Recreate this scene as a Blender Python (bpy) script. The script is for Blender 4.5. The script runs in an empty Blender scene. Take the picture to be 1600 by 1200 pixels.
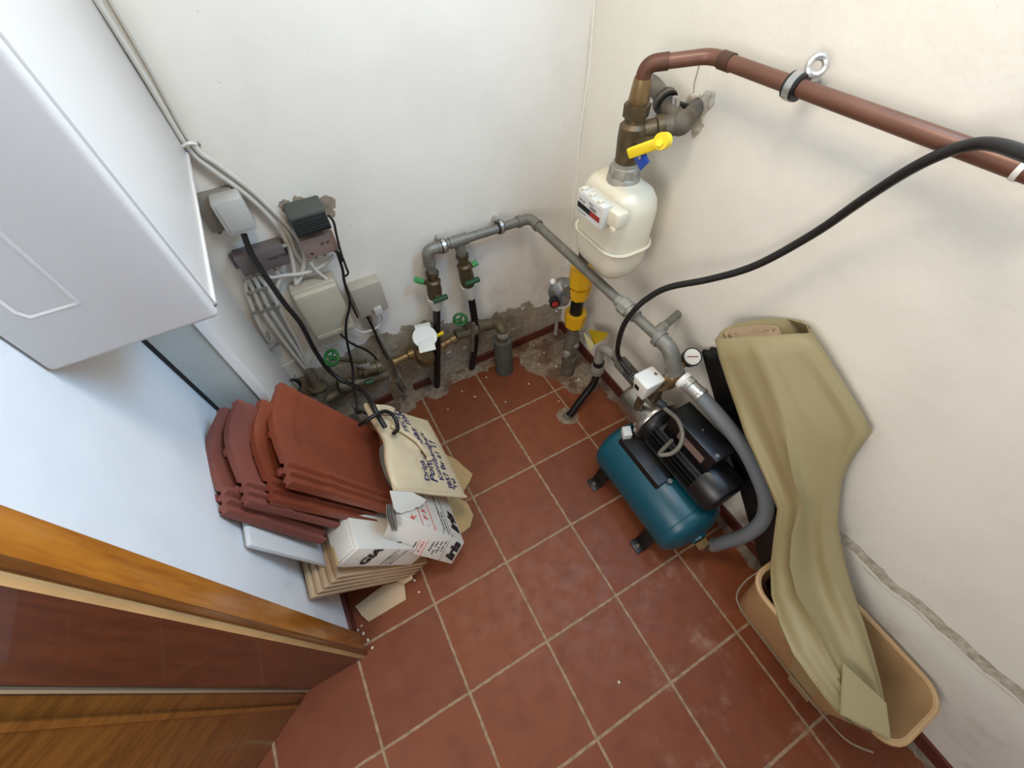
import bpy, bmesh, math, random
from mathutils import Vector, Matrix, noise
random.seed(7)
PI = math.pi
S = 0.3                       # one floor-tile module = 0.30 m; coordinates below are in modules
sc = bpy.context.scene
COL = sc.collection

# ------------------------------------------------------------------ camera
F = 653.67
_r = (2.43689257, -0.633074884, 0.183888645)
CAM = Vector((-0.496717154, -3.26329048, 5.74139867))
_ang = math.sqrt(sum(a * a for a in _r))
RM = Matrix.Rotation(_ang, 3, Vector(_r).normalized())       # world -> camera (x right, y down, z forward)
cd = bpy.data.cameras.new('camera'); cam = bpy.data.objects.new('camera', cd); COL.objects.link(cam)
cd.sensor_width = 36; cd.lens = F / 1600 * 36; cd.clip_start = 0.02; cd.clip_end = 50
right, down, fwd = RM[0], RM[1], RM[2]
m3 = Matrix((right, -down, -fwd)).transposed()
cam.matrix_world = Matrix.Translation(CAM * S) @ m3.to_4x4()
sc.camera = cam

# ------------------------------------------------------------------ world, lights, exposure
w = bpy.data.worlds.new('world'); sc.world = w; w.use_nodes = True
w.node_tree.nodes['Background'].inputs[0].default_value = (0.75, 0.85, 1.0, 1)
w.node_tree.nodes['Background'].inputs[1].default_value = 0.6

def area(name, loc, target, sx, sy, power, color):
    l = bpy.data.lights.new(name, 'AREA'); l.shape = 'RECTANGLE'; l.size = sx; l.size_y = sy
    l.energy = power; l.color = color
    o = bpy.data.objects.new(name, l); COL.objects.link(o)
    o.location = Vector(loc) * S
    d = (Vector(target) - Vector(loc)).normalized()
    o.rotation_euler = d.to_track_quat('-Z', 'Y').to_euler()
    return o
area('window_daylight', (2.80, -2.4, 7.0), (-1.9, -1.4, 3.6), 0.70, 0.50, 15.5, (0.38, 0.66, 1.0))
area('ceiling_lamp_light', (0.5, -1.6, 8.1), (0.5, -1.6, 0), 0.35, 0.35, 8.4, (1.0, 0.85, 0.66))
area('hall_daylight', (-4.6, -4.6, 5.4), (2.8, -3.2, 2.6), 0.9, 0.9, 17.0, (1.0, 0.94, 0.88))

sc.view_settings.view_transform = 'Standard'
sc.view_settings.look = 'None'
sc.view_settings.gamma = 1
sc.view_settings.use_curve_mapping = False
sc.view_settings.exposure = 0.45
sc.cycles.max_bounces = 8
sc.cycles.diffuse_bounces = 5

# ------------------------------------------------------------------ point helpers: where a sight line meets a plane of the room
def ray(u, v): return RM.transposed() @ Vector(((u - 800) / F, (v - 600) / F, 1))
def X(u, v, x): d = ray(u, v); return CAM + d * ((x - CAM.x) / d.x)
def Y(u, v, y): d = ray(u, v); return CAM + d * ((y - CAM.y) / d.y)
def Z(u, v, z): d = ray(u, v); return CAM + d * ((z - CAM.z) / d.z)
def PLN(u, v, p, n): d = ray(u, v); return CAM + d * ((p - CAM).dot(n) / d.dot(n))
V = Vector

# ------------------------------------------------------------------ materials
def lin(c):
    return tuple(((x / 255) / 12.92 if x / 255 <= 0.04045 else ((x / 255 + 0.055) / 1.055) ** 2.4) for x in c) + (1,)
MATS = {}
def mat(name, color, rough=0.5, metal=0.0, var=0.0, vscale=12.0, bump=0.0, bscale=60.0, color2=None, coat=0.0, detail=4.0):
    if name in MATS: return MATS[name]
    m = bpy.data.materials.new(name); m.use_nodes = True
    nt = m.node_tree; b = nt.nodes['Principled BSDF']
    b.inputs['Roughness'].default_value = rough; b.inputs['Metallic'].default_value = metal
    b.inputs['Coat Weight'].default_value = coat
    b.inputs['Base Color'].default_value = lin(color)
    tc = nt.nodes.new('ShaderNodeNewGeometry')
    if var > 0:
        n = nt.nodes.new('ShaderNodeTexNoise'); n.inputs['Scale'].default_value = vscale; n.inputs['Detail'].default_value = detail
        r = nt.nodes.new('ShaderNodeMapRange'); r.inputs[1].default_value = 0.35; r.inputs[2].default_value = 0.7
        r.inputs[3].default_value = 0; r.inputs[4].default_value = var
        mx = nt.nodes.new('ShaderNodeMix'); mx.data_type = 'RGBA'
        mx.inputs[6].default_value = lin(color); mx.inputs[7].default_value = lin(color2 or tuple(c * 0.6 for c in color))
        nt.links.new(tc.outputs['Position'], n.inputs['Vector'])
        nt.links.new(n.outputs[0], r.inputs[0]); nt.links.new(r.outputs[0], mx.inputs[0]); nt.links.new(mx.outputs[2], b.inputs['Base Color'])
    if bump > 0:
        n2 = nt.nodes.new('ShaderNodeTexNoise'); n2.inputs['Scale'].default_value = bscale; n2.inputs['Detail'].default_value = 5
        bp = nt.nodes.new('ShaderNodeBump'); bp.inputs['Strength'].default_value = bump; bp.inputs['Distance'].default_value = 0.004
        nt.links.new(tc.outputs['Position'], n2.inputs['Vector'])
        nt.links.new(n2.outputs[0], bp.inputs['Height']); nt.links.new(bp.outputs[0], b.inputs['Normal'])
    MATS[name] = m
    return m

class N:                      # tiny node builder
    def __init__(s, name):
        s.m = bpy.data.materials.new(name); s.m.use_nodes = True; s.nt = s.m.node_tree
        s.b = s.nt.nodes['Principled BSDF']; s.geo = s.nt.nodes.new('ShaderNodeNewGeometry')
        s.sep = s.nt.nodes.new('ShaderNodeSeparateXYZ'); s.nt.links.new(s.geo.outputs['Position'], s.sep.inputs[0])
        s.x, s.y, s.z = s.sep.outputs
        MATS[name] = s.m
    def ln(s, a, b): s.nt.links.new(a, b)
    def put(s, sock, v):
        if isinstance(v, (int, float)): sock.default_value = v
        elif isinstance(v, tuple): sock.default_value = v
        else: s.ln(v, sock)
    def math(s, op, a, b=0.0, c=None, clamp=False):
        n = s.nt.nodes.new('ShaderNodeMath'); n.operation = op; n.use_clamp = clamp
        s.put(n.inputs[0], a); s.put(n.inputs[1], b)
        if c is not None: s.put(n.inputs[2], c)
        return n.outputs[0]
    def noise(s, scale, detail=4, rough=0.55, vec=None, out=0):
        n = s.nt.nodes.new('ShaderNodeTexNoise'); n.inputs['Scale'].default_value = scale
        n.inputs['Detail'].default_value = detail; n.inputs['Roughness'].default_value = rough
        s.ln(vec or s.geo.outputs['Position'], n.inputs['Vector']); return n.outputs[out]
    def ramp(s, v, a, b, lo=0.0, hi=1.0, smooth=True):
        n = s.nt.nodes.new('ShaderNodeMapRange'); n.interpolation_type = 'SMOOTHSTEP' if smooth else 'LINEAR'
        s.put(n.inputs[0], v); n.inputs[1].default_value = a; n.inputs[2].default_value = b
        n.inputs[3].default_value = lo; n.inputs[4].default_value = hi; return n.outputs[0]
    def mix(s, f, a, b):
        n = s.nt.nodes.new('ShaderNodeMix'); n.data_type = 'RGBA'
        s.put(n.inputs[0], f); s.put(n.inputs[6], a); s.put(n.inputs[7], b); return n.outputs[2]
    def bump(s, h, strength=0.5, dist=0.004, prev=None):
        n = s.nt.nodes.new('ShaderNodeBump'); n.inputs['Strength'].default_value = strength; n.inputs['Distance'].default_value = dist
        s.ln(h, n.inputs['Height'])
        if prev is not None: s.ln(prev, n.inputs['Normal'])
        return n.outputs[0]

def wall_material(name, paint, mortar_axis=None, mortar=None, blotch=None):
    """painted plaster with dents and small scuffs; below a ragged line (given as (coord, height) pairs) the bare mortar shows"""
    k = N(name)
    base = k.mix(k.ramp(k.noise(5, 5), 0.4, 0.72, 0, 0.35), lin(paint), lin(tuple(c * 0.93 for c in paint)))
    scuff = k.ramp(k.noise(38, 3, 0.5), 0.76, 0.80, 0, 0.4)
    base = k.mix(scuff, base, lin((150, 138, 120)))
    dirt = k.math('MULTIPLY', k.ramp(k.noise(7, 6, 0.65), 0.5, 0.75), k.ramp(k.z, 0.75, 0.15, 0, 0.55))
    base = k.mix(dirt, base, lin((168, 158, 142)))
    h = k.math('ADD', k.math('MULTIPLY', k.noise(9, 5), 1.0), k.math('MULTIPLY', k.noise(70, 3), 0.13))
    if mortar:
        # ragged piecewise-linear border
        c = k.x if mortar_axis == 'x' else k.y
        cur = None
        fl = k.nt.nodes.new('ShaderNodeFloatCurve')
        lo, hi = mortar[0][0], mortar[-1][0]
        t = k.math('DIVIDE', k.math('SUBTRACT', c, lo), hi - lo, clamp=True)
        k.ln(t, fl.inputs[1])
        cu = fl.mapping.curves[0]
        pts = [((a - lo) / (hi - lo), b) for a, b in mortar]
        cu.points[0].location = pts[0]; cu.points[1].location = pts[-1]
        for p in pts[1:-1]: cu.points.new(*p)
        fl.mapping.update()
        edge = k.math('ADD', fl.outputs[0], k.math('MULTIPLY', k.math('SUBTRACT', k.noise(16, 6, 0.6), 0.5), 0.17))
        mask = k.ramp(k.math('SUBTRACT', edge, k.z), -0.002, 0.004)
        # islands of paint left on the mortar
        isl = k.ramp(k.noise(17, 4, 0.6), 0.66, 0.68, 1, 0)
        mask = k.math('MULTIPLY', mask, isl)
        mcol = k.mix(k.ramp(k.noise(30, 6, 0.7), 0.35, 0.7), lin((172, 160, 140)), lin((138, 126, 106)))
        base = k.mix(mask, base, mcol)
        h = k.math('SUBTRACT', h, k.math('MULTIPLY', mask, 0.9))
        h = k.math('ADD', h, k.math('MULTIPLY', k.math('MULTIPLY', mask, k.noise(90, 5)), 0.6))
    k.ln(base, k.b.inputs['Base Color'])
    k.b.inputs['Roughness'].default_value = 0.62
    k.ln(k.bump(h, 0.35, 0.008), k.b.inputs['Normal'])
    return k.m

def floor_material():
    k = N('terracotta_floor')
    ax = k.math('DIVIDE', k.x, S); ay = k.math('DIVIDE', k.y, S)
    wob = k.math('MULTIPLY', k.math('SUBTRACT', k.noise(25, 2), 0.5), 0.012)
    def line(a):
        f = k.math('FRACT', k.math('ADD', k.math('ADD', a, 0.5), wob))
        return k.math('ABSOLUTE', k.math('SUBTRACT', f, 0.5))
    dx, dy = line(ax), line(ay)
    d = k.math('MINIMUM', dx, dy)
    g = k.ramp(d, 0.012, 0.018, 1, 0)
    # tile id tint
    cx = k.math('FLOOR', k.math('ADD', ax, 0.0)); cy = k.math('FLOOR', ay)
    cmb = k.nt.nodes.new('ShaderNodeCombineXYZ'); k.ln(cx, cmb.inputs[0]); k.ln(cy, cmb.inputs[1])
    wn = k.nt.nodes.new('ShaderNodeTexWhiteNoise'); k.ln(cmb.outputs[0], wn.inputs[0])
    c1 = k.mix(wn.outputs[0], lin((126, 67, 36)), lin((114, 59, 33)))
    c1 = k.mix(k.ramp(k.noise(14, 5), 0.4, 0.75, 0, 0.5), c1, lin((98, 50, 32)))
    # dusty smears
    dust = k.math('MULTIPLY', k.ramp(k.noise(9, 6, 0.65), 0.52, 0.75), k.ramp(k.math('ADD', k.math('MULTIPLY', k.x, 1.0), k.math('MULTIPLY', k.y, -0.6)), 0.8, 1.15, 0.06, 0.5))
    c1 = k.mix(dust, c1, lin((170, 138, 118)))
    grout = k.mix(k.ramp(k.noise(40, 4), 0.35, 0.7), lin((160, 134, 106)), lin((128, 104, 82)))
    col = k.mix(g, c1, grout)
    # cement smears along the back wall, in the far right corner and round the pipe
    def near(cx_, cy_, r, amp=0.10):
        a = k.math('SUBTRACT', k.x, cx_ * S); b = k.math('SUBTRACT', k.y, cy_ * S)
        q = k.math('SQRT', k.math('ADD', k.math('MULTIPLY', a, a), k.math('MULTIPLY', b, b)))
        q = k.math('ADD', q, k.math('MULTIPLY', k.math('SUBTRACT', k.noise(14, 6, 0.65), 0.5), amp))
        return k.ramp(q, r * S - 0.004, r * S + 0.006, 1, 0)
    band = k.ramp(k.math('ADD', k.y, k.math('MULTIPLY', k.math('SUBTRACT', k.noise(13, 6, 0.62), 0.5), 0.14)), 0.97 * S, 0.985 * S)
    bx = k.ramp(k.x, 1.75 * S, 1.95 * S, 1, 0.55)
    m = k.math('MULTIPLY', band, bx)
    for a in ((2.45, 0.75, 0.62, .14), (2.55, 0.05, 0.36, .1), (1.92, -0.52, 0.16, .04), (0.3, 1.02, 0.2, .08), (-0.35, 1.1, 0.3, .08)):
        m = k.math('MAXIMUM', m, near(*a))
    right_band = k.ramp(k.math('ADD', k.x, k.math('MULTIPLY', k.math('SUBTRACT', k.noise(13, 6, 0.62), 0.5), 0.12)), 2.72 * S, 2.75 * S)
    m = k.math('MAXIMUM', m, right_band)
    ccol = k.mix(k.ramp(k.noise(45, 6, 0.7), 0.35, 0.7), lin((150, 134, 112)), lin((112, 94, 76)))
    ccol = k.mix(k.ramp(k.noise(8, 3), 0.48, 0.6, 0, 0.75), ccol, lin((92, 62, 46)))
    col = k.mix(m, col, ccol)
    k.ln(col, k.b.inputs['Base Color'])
    r = k.ramp(k.noise(20, 5), 0.3, 0.7, 0.42, 0.6)
    r = k.math('ADD', r, k.math('MULTIPLY', k.math('MAXIMUM', g, m), 0.35))
    k.ln(r, k.b.inputs['Roughness'])
    h = k.math('ADD', k.math('MULTIPLY', g, -1.0), k.math('MULTIPLY', m, 1.2))
    h = k.math('ADD', h, k.math('MULTIPLY', k.noise(30, 4), 0.25))
    k.b.inputs['Specular IOR Level'].default_value = 0.3
    k.ln(k.bump(h, 0.5, 0.003), k.b.inputs['Normal'])
    return k.m

def wood_material(name, c1, c2, stretch=(4, 4, 0.6), rough=0.28):
    k = N(name)
    mp = k.nt.nodes.new('ShaderNodeMapping'); mp.inputs['Scale'].default_value = stretch
    k.ln(k.geo.outputs['Position'], mp.inputs['Vector'])
    n = k.noise(9, 6, 0.6, vec=mp.outputs[0])
    n2 = k.noise(40, 3, 0.6, vec=mp.outputs[0])
    f = k.math('ADD', k.math('MULTIPLY', n, 0.75), k.math('MULTIPLY', n2, 0.25))
    k.ln(k.mix(k.ramp(f, 0.35, 0.68), lin(c1), lin(c2)), k.b.inputs['Base Color'])
    k.b.inputs['Roughness'].default_value = rough
    k.b.inputs['Coat Weight'].default_value = 0.3
    return k.m

M_paint = (232, 225, 212)  # back wall paint, with warm lamp tint put into the colour
M_wall_back = wall_material('back_wall_plaster', M_paint, 'x', [(-1.96*S, .38), (-0.9*S, .40), (-0.2*S, .43), (0.76*S, .37), (1.3*S, .29), (1.86*S, .29), (2.62*S, .21), (2.88*S, .15)])
M_wall_left = wall_material('left_wall_plaster', (234, 237, 240))  # same paint as the back wall, bluish daylight tint put into the colour
M_wall_right = wall_material('right_wall_plaster', (232, 227, 214))
M_floor = floor_material()
M_base = mat('baseboard_tile', (96, 40, 28), 0.5, var=.5, vscale=20, color2=(60, 26, 20))
M_wood = wood_material('varnished_wood', (196, 124, 42), (160, 92, 28))
M_wood_dark = wood_material('jamb_wood', (88, 42, 14), (64, 28, 9), rough=.4)
M_wood_mid = wood_material('shaded_casing_wood', (132, 78, 26), (104, 58, 18), rough=.4)  # casing wood darkened to stand for shade on the bevel
M_wood_leaf = wood_material('door_leaf_wood', (150, 98, 40), (112, 68, 26), (1, 1, 6))
M_wood_pale = mat('pale_rebate', (192, 158, 108), 0.5, var=.3)
M_gasket = mat('door_gasket', (150, 132, 106), 0.6)
M_enamel = mat('white_enamel', (222, 216, 210), 0.33, bump=.05, bscale=300)
M_duct = mat('grey_white_sheet', (196, 198, 190), 0.5, var=.25, vscale=10, color2=(160, 160, 150))
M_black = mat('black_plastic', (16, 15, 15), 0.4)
M_blackrub = mat('black_cable', (24, 21, 19), 0.45)
M_pump = mat('black_motor_paint', (14, 14, 15), 0.36)
M_cablew = mat('white_cable', (200, 194, 182), 0.5)
M_beige = mat('beige_plastic', (186, 178, 155), 0.5, var=.15, vscale=8)
M_beige2 = mat('grey_beige_plastic', (172, 162, 146), 0.5)
M_socket = mat('socket_plastic', (186, 183, 176), 0.5)
M_socketbase = mat('socket_base', (134, 126, 112), 0.6)
M_dist = mat('grey_violet_metal', (112, 102, 100), 0.5, metal=.3)
M_dark = mat('dark_green_plastic', (30, 36, 34), 0.6)
M_darktop = mat('dusty_plastic', (70, 74, 66), 0.75)
M_split = mat('rosy_grey_metal', (142, 118, 106), 0.5)
M_galv = mat('galvanised_steel', (128, 126, 116), 0.5, metal=.35, var=.6, vscale=30, color2=(102, 98, 86))
M_galvl = mat('light_fitting', (158, 154, 142), 0.5, metal=.3, var=.4, vscale=30)
M_zinc = mat('zinc', (190, 188, 182), 0.3, metal=.8)
M_brass = mat('old_brass', (98, 82, 56), 0.45, metal=.5, var=.7, vscale=35, color2=(66, 52, 34))
M_brassb = mat('bright_brass', (140, 116, 78), 0.36, metal=.6, var=.5, vscale=40, color2=(110, 80, 42))
M_bronze = mat('dull_bronze', (110, 98, 74), 0.55, metal=.4, var=.6, vscale=30, color2=(76, 66, 50))
M_copper = mat('copper_brown', (116, 78, 60), 0.42, metal=.25, var=.6, vscale=14, color2=(96, 62, 46))
M_copperd = mat('copper_soot', (74, 54, 40), 0.55, metal=.3, var=.6, vscale=20, color2=(120, 62, 38))
M_green = mat('green_plastic', (34, 96, 42), 0.4)
M_greend = mat('dark_green_lever', (36, 74, 44), 0.45)
M_greenl = mat('light_green_cap', (70, 150, 84), 0.45)
M_whitep = mat('white_plastic', (228, 226, 216), 0.4)
M_whitec = mat('offwhite_plastic', (206, 202, 190), 0.5)
M_meter = mat('meter_enamel', (218, 208, 184), 0.32, var=.12, vscale=9, color2=(190, 180, 158))
M_yellow = mat('yellow_lever', (232, 200, 30), 0.4)
M_yellow2 = mat('orange_yellow_nut', (222, 168, 22), 0.45)
M_blue = mat('blue_tag', (28, 66, 160), 0.45)
M_red = mat('red_plastic', (150, 40, 36), 0.5)
M_alu = mat('cast_aluminium', (130, 132, 134), 0.42, metal=.6)
M_rust = mat('dirty_grey_pipe', (112, 104, 90), 0.6, metal=.2, var=.7, vscale=30, color2=(70, 58, 44))
M_insul = mat('dark_insulation', (74, 74, 66), 0.8, var=.5, vscale=30, color2=(100, 98, 86))
M_teal = mat('teal_tank_paint', (4, 72, 86), 0.36, var=.15, vscale=6, color2=(6, 58, 68))
M_steel = mat('stainless', (176, 170, 160), 0.24, metal=.9, var=.3, vscale=12, color2=(120, 110, 96))
M_hose = mat('grey_hose', (106, 110, 112), 0.55)
M_label = mat('label_silver', (206, 206, 200), 0.5)
M_sheet = mat('beige_sheet', (152, 138, 98), 0.5, var=.25, vscale=5, color2=(136, 120, 82))
M_sheetin = mat('sheet_felt_side', (172, 146, 116), 0.85, bump=.3)
M_bin = mat('tan_bin_plastic', (184, 148, 104), 0.45, var=.2, vscale=9, color2=(160, 126, 84))
M_rtile = mat('roof_tile_clay', (138, 68, 44), 0.34, var=.6, vscale=7, color2=(112, 54, 38), bump=.05, bscale=90)
M_rtile2 = mat('roof_tile_clay_dull', (134, 74, 60), 0.6, var=.5, vscale=9, color2=(112, 60, 50))
M_carton = mat('white_carton', (218, 212, 200), 0.65, var=.2, vscale=14, color2=(196, 188, 174))
M_ink = mat('black_ink', (24, 22, 24), 0.6)
M_redink = mat('red_ink', (205, 60, 50), 0.6)
M_blueink = mat('blue_ink', (40, 44, 92), 0.7)
M_canvas = mat('canvas', (214, 195, 160), 0.85, var=.3, vscale=16, color2=(190, 172, 140), bump=.25, bscale=420)
M_plate = mat('beige_ceramic', (198, 168, 132), 0.6, var=.3, vscale=12, color2=(182, 150, 114))
M_plateg = mat('white_glaze', (214, 214, 212), 0.3)
M_board = mat('torn_board', (188, 158, 108), 0.85, var=.4, vscale=16, color2=(166, 136, 92))
M_crumb = mat('mortar_crumb', (206, 198, 182), 0.9)

# ------------------------------------------------------------------ mesh helpers
def perp(d):
    d = d.normalized()
    a = V((0, 0, 1)) if abs(d.z) < 0.9 else V((1, 0, 0))
    x = d.cross(a).normalized(); y = d.cross(x).normalized()
    return x, y
class MB:
    def __init__(s): s.bm = bmesh.new()
    def _merge(s, t):
        me = bpy.data.meshes.new('t'); t.to_mesh(me); t.free(); s.bm.from_mesh(me); bpy.data.meshes.remove(me)
    def ring(s, c, x, y, r, seg, rot=0): return [s.bm.verts.new(c + x * (math.cos(rot + 2*PI*i/seg) * r) + y * (math.sin(rot + 2*PI*i/seg) * r)) for i in range(seg)]
    def skin(s, a, b):
        n = len(a)
        for i in range(n): s.bm.faces.new((a[i], a[(i+1) % n], b[(i+1) % n], b[i]))
    def lathe(s, p, d, prof, seg=20, rot=0):
        """prof: (distance along d, radius)"""
        p = V(p); d = V(d).normalized(); x, y = perp(d); prev = None; first = None
        for t, r in prof:
            c = s.ring(p + d * t, x, y, max(r, 1e-4), seg, rot)
            if prev: s.skin(prev, c)
            else: first = c
            prev = c
        s.bm.faces.new(first[::-1]); s.bm.faces.new(prev); return s
    def cyl(s, a, b, r, r2=None, seg=20, rot=0):
        a, b = V(a), V(b); return s.lathe(a, b - a, [(0, r), ((b - a).length, r if r2 is None else r2)], seg, rot)
    def nut(s, a, b, r, seg=6): return s.cyl(a, b, r, seg=seg)
    def box(s, a, b, bev=0.0, seg=2):
        a, b = V(a), V(b)
        c = [V((x, y, z)) for z in (a.z, b.z) for x, y in ((a.x, a.y), (b.x, a.y), (b.x, b.y), (a.x, b.y))]
        return s.hexa(c, bev, seg)
    def hexa(s, c, bev=0.0, seg=2):
        """8 corners: bottom loop 0-3, top loop 4-7"""
        t = bmesh.new(); v = [t.verts.new(p) for p in c]
        for f in ((3, 2, 1, 0), (4, 5, 6, 7), (0, 1, 5, 4), (1, 2, 6, 5), (2, 3, 7, 6), (3, 0, 4, 7)): t.faces.new([v[i] for i in f])
        bmesh.ops.recalc_face_normals(t, faces=t.faces)
        if bev > 0: bmesh.ops.bevel(t, geom=list(t.edges), offset=bev, segments=seg, profile=0.5, affect='EDGES')
        s._merge(t); return s
    def obox(s, c, ax, ay, az, bev=0.0, seg=2):
        c, ax, ay, az = V(c), V(ax), V(ay), V(az)
        return s.hexa([c - ax - ay - az, c + ax - ay - az, c + ax + ay - az, c - ax + ay - az, c - ax - ay + az, c + ax - ay + az, c + ax + ay + az, c - ax + ay + az], bev, seg)
    def tube(s, pts, r, seg=10, sub=6, smooth=True, r2=None):
        pts = [V(p) for p in pts]
        if smooth and len(pts) > 2:
            q = []
            for i in range(len(pts) - 1):
                p0 = pts[max(i-1, 0)]; p1 = pts[i]; p2 = pts[i+1]; p3 = pts[min(i+2, len(pts)-1)]
                for k in range(sub):
                    t = k / sub
                    q.append(0.5 * ((2*p1) + (p2-p0)*t + (2*p0-5*p1+4*p2-p3)*t*t + (-p0+3*p1-3*p2+p3)*t**3))
            q.append(pts[-1]); pts = q
        d0 = (pts[1] - pts[0]).normalized(); x, y = perp(d0); prev = None; n = len(pts)
        for i, p in enumerate(pts):
            d = (pts[min(i+1, n-1)] - pts[max(i-1, 0)]).normalized()
            x = (x - d * x.dot(d)).normalized(); y = d.cross(x)
            rr = r if r2 is None else r + (r2 - r) * i / (n - 1)
            c = s.ring(p, x, y, rr, seg)
            if prev: s.skin(prev, c)
            else: first = c
            prev = c
        s.bm.faces.new(first[::-1]); s.bm.faces.new(prev); return s
    def pipe(s, pts, r, fil=0.15, seg=16, n=7):
        """straight runs joined by round bends"""
        pts = [V(p) for p in pts]; q = [pts[0]]
        for i in range(1, len(pts) - 1):
            a = (pts[i-1] - pts[i]); b = (pts[i+1] - pts[i]); f = min(fil, a.length * .49, b.length * .49)
            p0 = pts[i] + a.normalized() * f; p1 = pts[i] + b.normalized() * f
            for k in range(n + 1):
                t = k / n; q.append(p0 * (1-t)**2 + pts[i] * 2*t*(1-t) + p1 * t*t)
        q.append(pts[-1]); return s.tube(q, r, seg, smooth=False)
    def ball(s, c, r, sc_=(1, 1, 1), seg=16):
        t = bmesh.new(); bmesh.ops.create_uvsphere(t, u_segments=seg, v_segments=max(6, seg // 2), radius=r)
        for v in t.verts: v.co = V((v.co.x * sc_[0], v.co.y * sc_[1], v.co.z * sc_[2])) + V(c)
        s._merge(t); return s
    def torus(s, c, d, R, r, seg=24, rs=8):
        c, d = V(c), V(d).normalized(); x, y = perp(d); rings = []
        for i in range(seg):
            a = 2*PI*i/seg; o = x * math.cos(a) + y * math.sin(a)
            rings.append([s.bm.verts.new(c + o * (R + r * math.cos(2*PI*j/rs)) + d * (r * math.sin(2*PI*j/rs))) for j in range(rs)])
        for i in range(seg): s.skin(rings[i], rings[(i+1) % seg])
        return s
    def prism(s, loop, th):
        th = V(th); a = [s.bm.verts.new(V(p)) for p in loop]; b = [s.bm.verts.new(V(p) + th) for p in loop]
        s.skin(a, b); s.bm.faces.new(a[::-1]); s.bm.faces.new(b); return s
    def grid(s, rows, close=False):
        vs = [[s.bm.verts.new(V(p)) for p in r] for r in rows]
        for i in range(len(vs) - 1):
            n = len(vs[i])
            for j in range(n if close else n - 1): s.bm.faces.new((vs[i][j], vs[i][(j+1) % n], vs[i+1][(j+1) % n], vs[i+1][j]))
        return vs
    def build(s, name, m, parent=None, angle=38, recalc=True):
        if recalc: bmesh.ops.recalc_face_normals(s.bm, faces=s.bm.faces)
        me = bpy.data.meshes.new(name)
        mn = V((1e9,) * 3); mxx = V((-1e9,) * 3)
        for v in s.bm.verts:
            for i in range(3): mn[i] = min(mn[i], v.co[i]); mxx[i] = max(mxx[i], v.co[i])
        c = V(((mn.x + mxx.x) / 2, (mn.y + mxx.y) / 2, mn.z)) if parent is None else (mn + mxx) / 2
        for v in s.bm.verts: v.co = (v.co - c) * S
        s.bm.to_mesh(me); s.bm.free()
        for p in me.polygons: p.use_smooth = True
        me.set_sharp_from_angle(angle=math.radians(angle))
        me.materials.append(m)
        return link(name, me, c, parent)
WL = {}
def link(name, me, c, parent=None):
    o = bpy.data.objects.new(name, me); COL.objects.link(o); WL[o.name] = V(c)
    if parent: o.parent = parent; o.location = (V(c) - WL[parent.name]) * S
    else: o.location = V(c) * S
    return o
def tag(o, label=None, cat=None, group=None, kind=None):
    for k_, v_ in (('label', label), ('category', cat), ('group', group), ('kind', kind)):
        if v_: o[k_] = v_
    return o
def thing(name, label, cat, loc, group=None):
    o = bpy.data.objects.new(name, None); o.empty_display_size = .02; COL.objects.link(o); WL[o.name] = V(loc); o.location = V(loc) * S
    return tag(o, label, cat, group)
def struct(name, mb, m, parent=None):
    o = mb.build(name, m, parent)
    if parent is None: o['kind'] = 'structure'
    return o
def text(name, lines, m, parent, fn, bold=0.0, shear=0.0, sub=False):
    """lines: (string, x, y, size) laid out on a unit plane; fn(x, y) gives the surface point"""
    bm = bmesh.new()
    for st, x0, y0, size in lines:
        cu = bpy.data.curves.new('t', 'FONT'); cu.body = st; cu.size = size; cu.offset = bold; cu.shear = shear; cu.resolution_u = 2
        to = bpy.data.objects.new('t', cu); COL.objects.link(to)
        bpy.context.view_layer.update()
        me = bpy.data.meshes.new_from_object(to.evaluated_get(bpy.context.evaluated_depsgraph_get()))
        t = bmesh.new(); t.from_mesh(me)
        if sub:
            bmesh.ops.triangulate(t, faces=t.faces)
        for v in t.verts: v.co = V((v.co.x + x0, v.co.y + y0, 0))
        me2 = bpy.data.meshes.new('t2'); t.to_mesh(me2); t.free(); bm.from_mesh(me2)
        bpy.data.objects.remove(to); bpy.data.curves.remove(cu); bpy.data.meshes.remove(me); bpy.data.meshes.remove(me2)
    for v in bm.verts: v.co = fn(v.co.x, v.co.y)
    b = MB(); b.bm.free(); b.bm = bm
    return b.build(name, m, parent, recalc=False)

exec_parts = []
# ================================================================== THE ROOM
LW, RW, BW, FW, CH = -1.955, 2.88, 1.2, -8.2, 8.4
JX = -2.585          # outer side of the left wall (door jamb depth)
DY0, DY1 = -2.1, -5.1   # doorway in the left wall
struct('floor', MB().box((-6, FW - .5, -.3), (RW + .6, BW + .6, 0)), M_floor)
struct('ceiling', MB().box((-6, FW - .5, CH), (RW + .6, BW + .6, CH + .3)), M_wall_left)
def bumpy_wall(name, m, a, b, th):
    return struct(name, MB().box(a, b), m)
struct('wall_back', MB().box((LW - .62, BW, 0), (RW + .6, BW + .6, CH)), M_wall_back)
struct('wall_front', MB().box((LW - .62, FW - .5, 0), (RW + .6, FW, CH)), M_wall_left)
wl = MB().box((JX + .01, -1.98, 0), (LW, BW, CH)).box((JX + .01, FW, 0), (LW, DY1 - .1, CH)).box((JX + .01, DY1 - .1, 6.9), (LW, -1.98, CH))
struct('wall_left', wl, M_wall_left)
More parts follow.
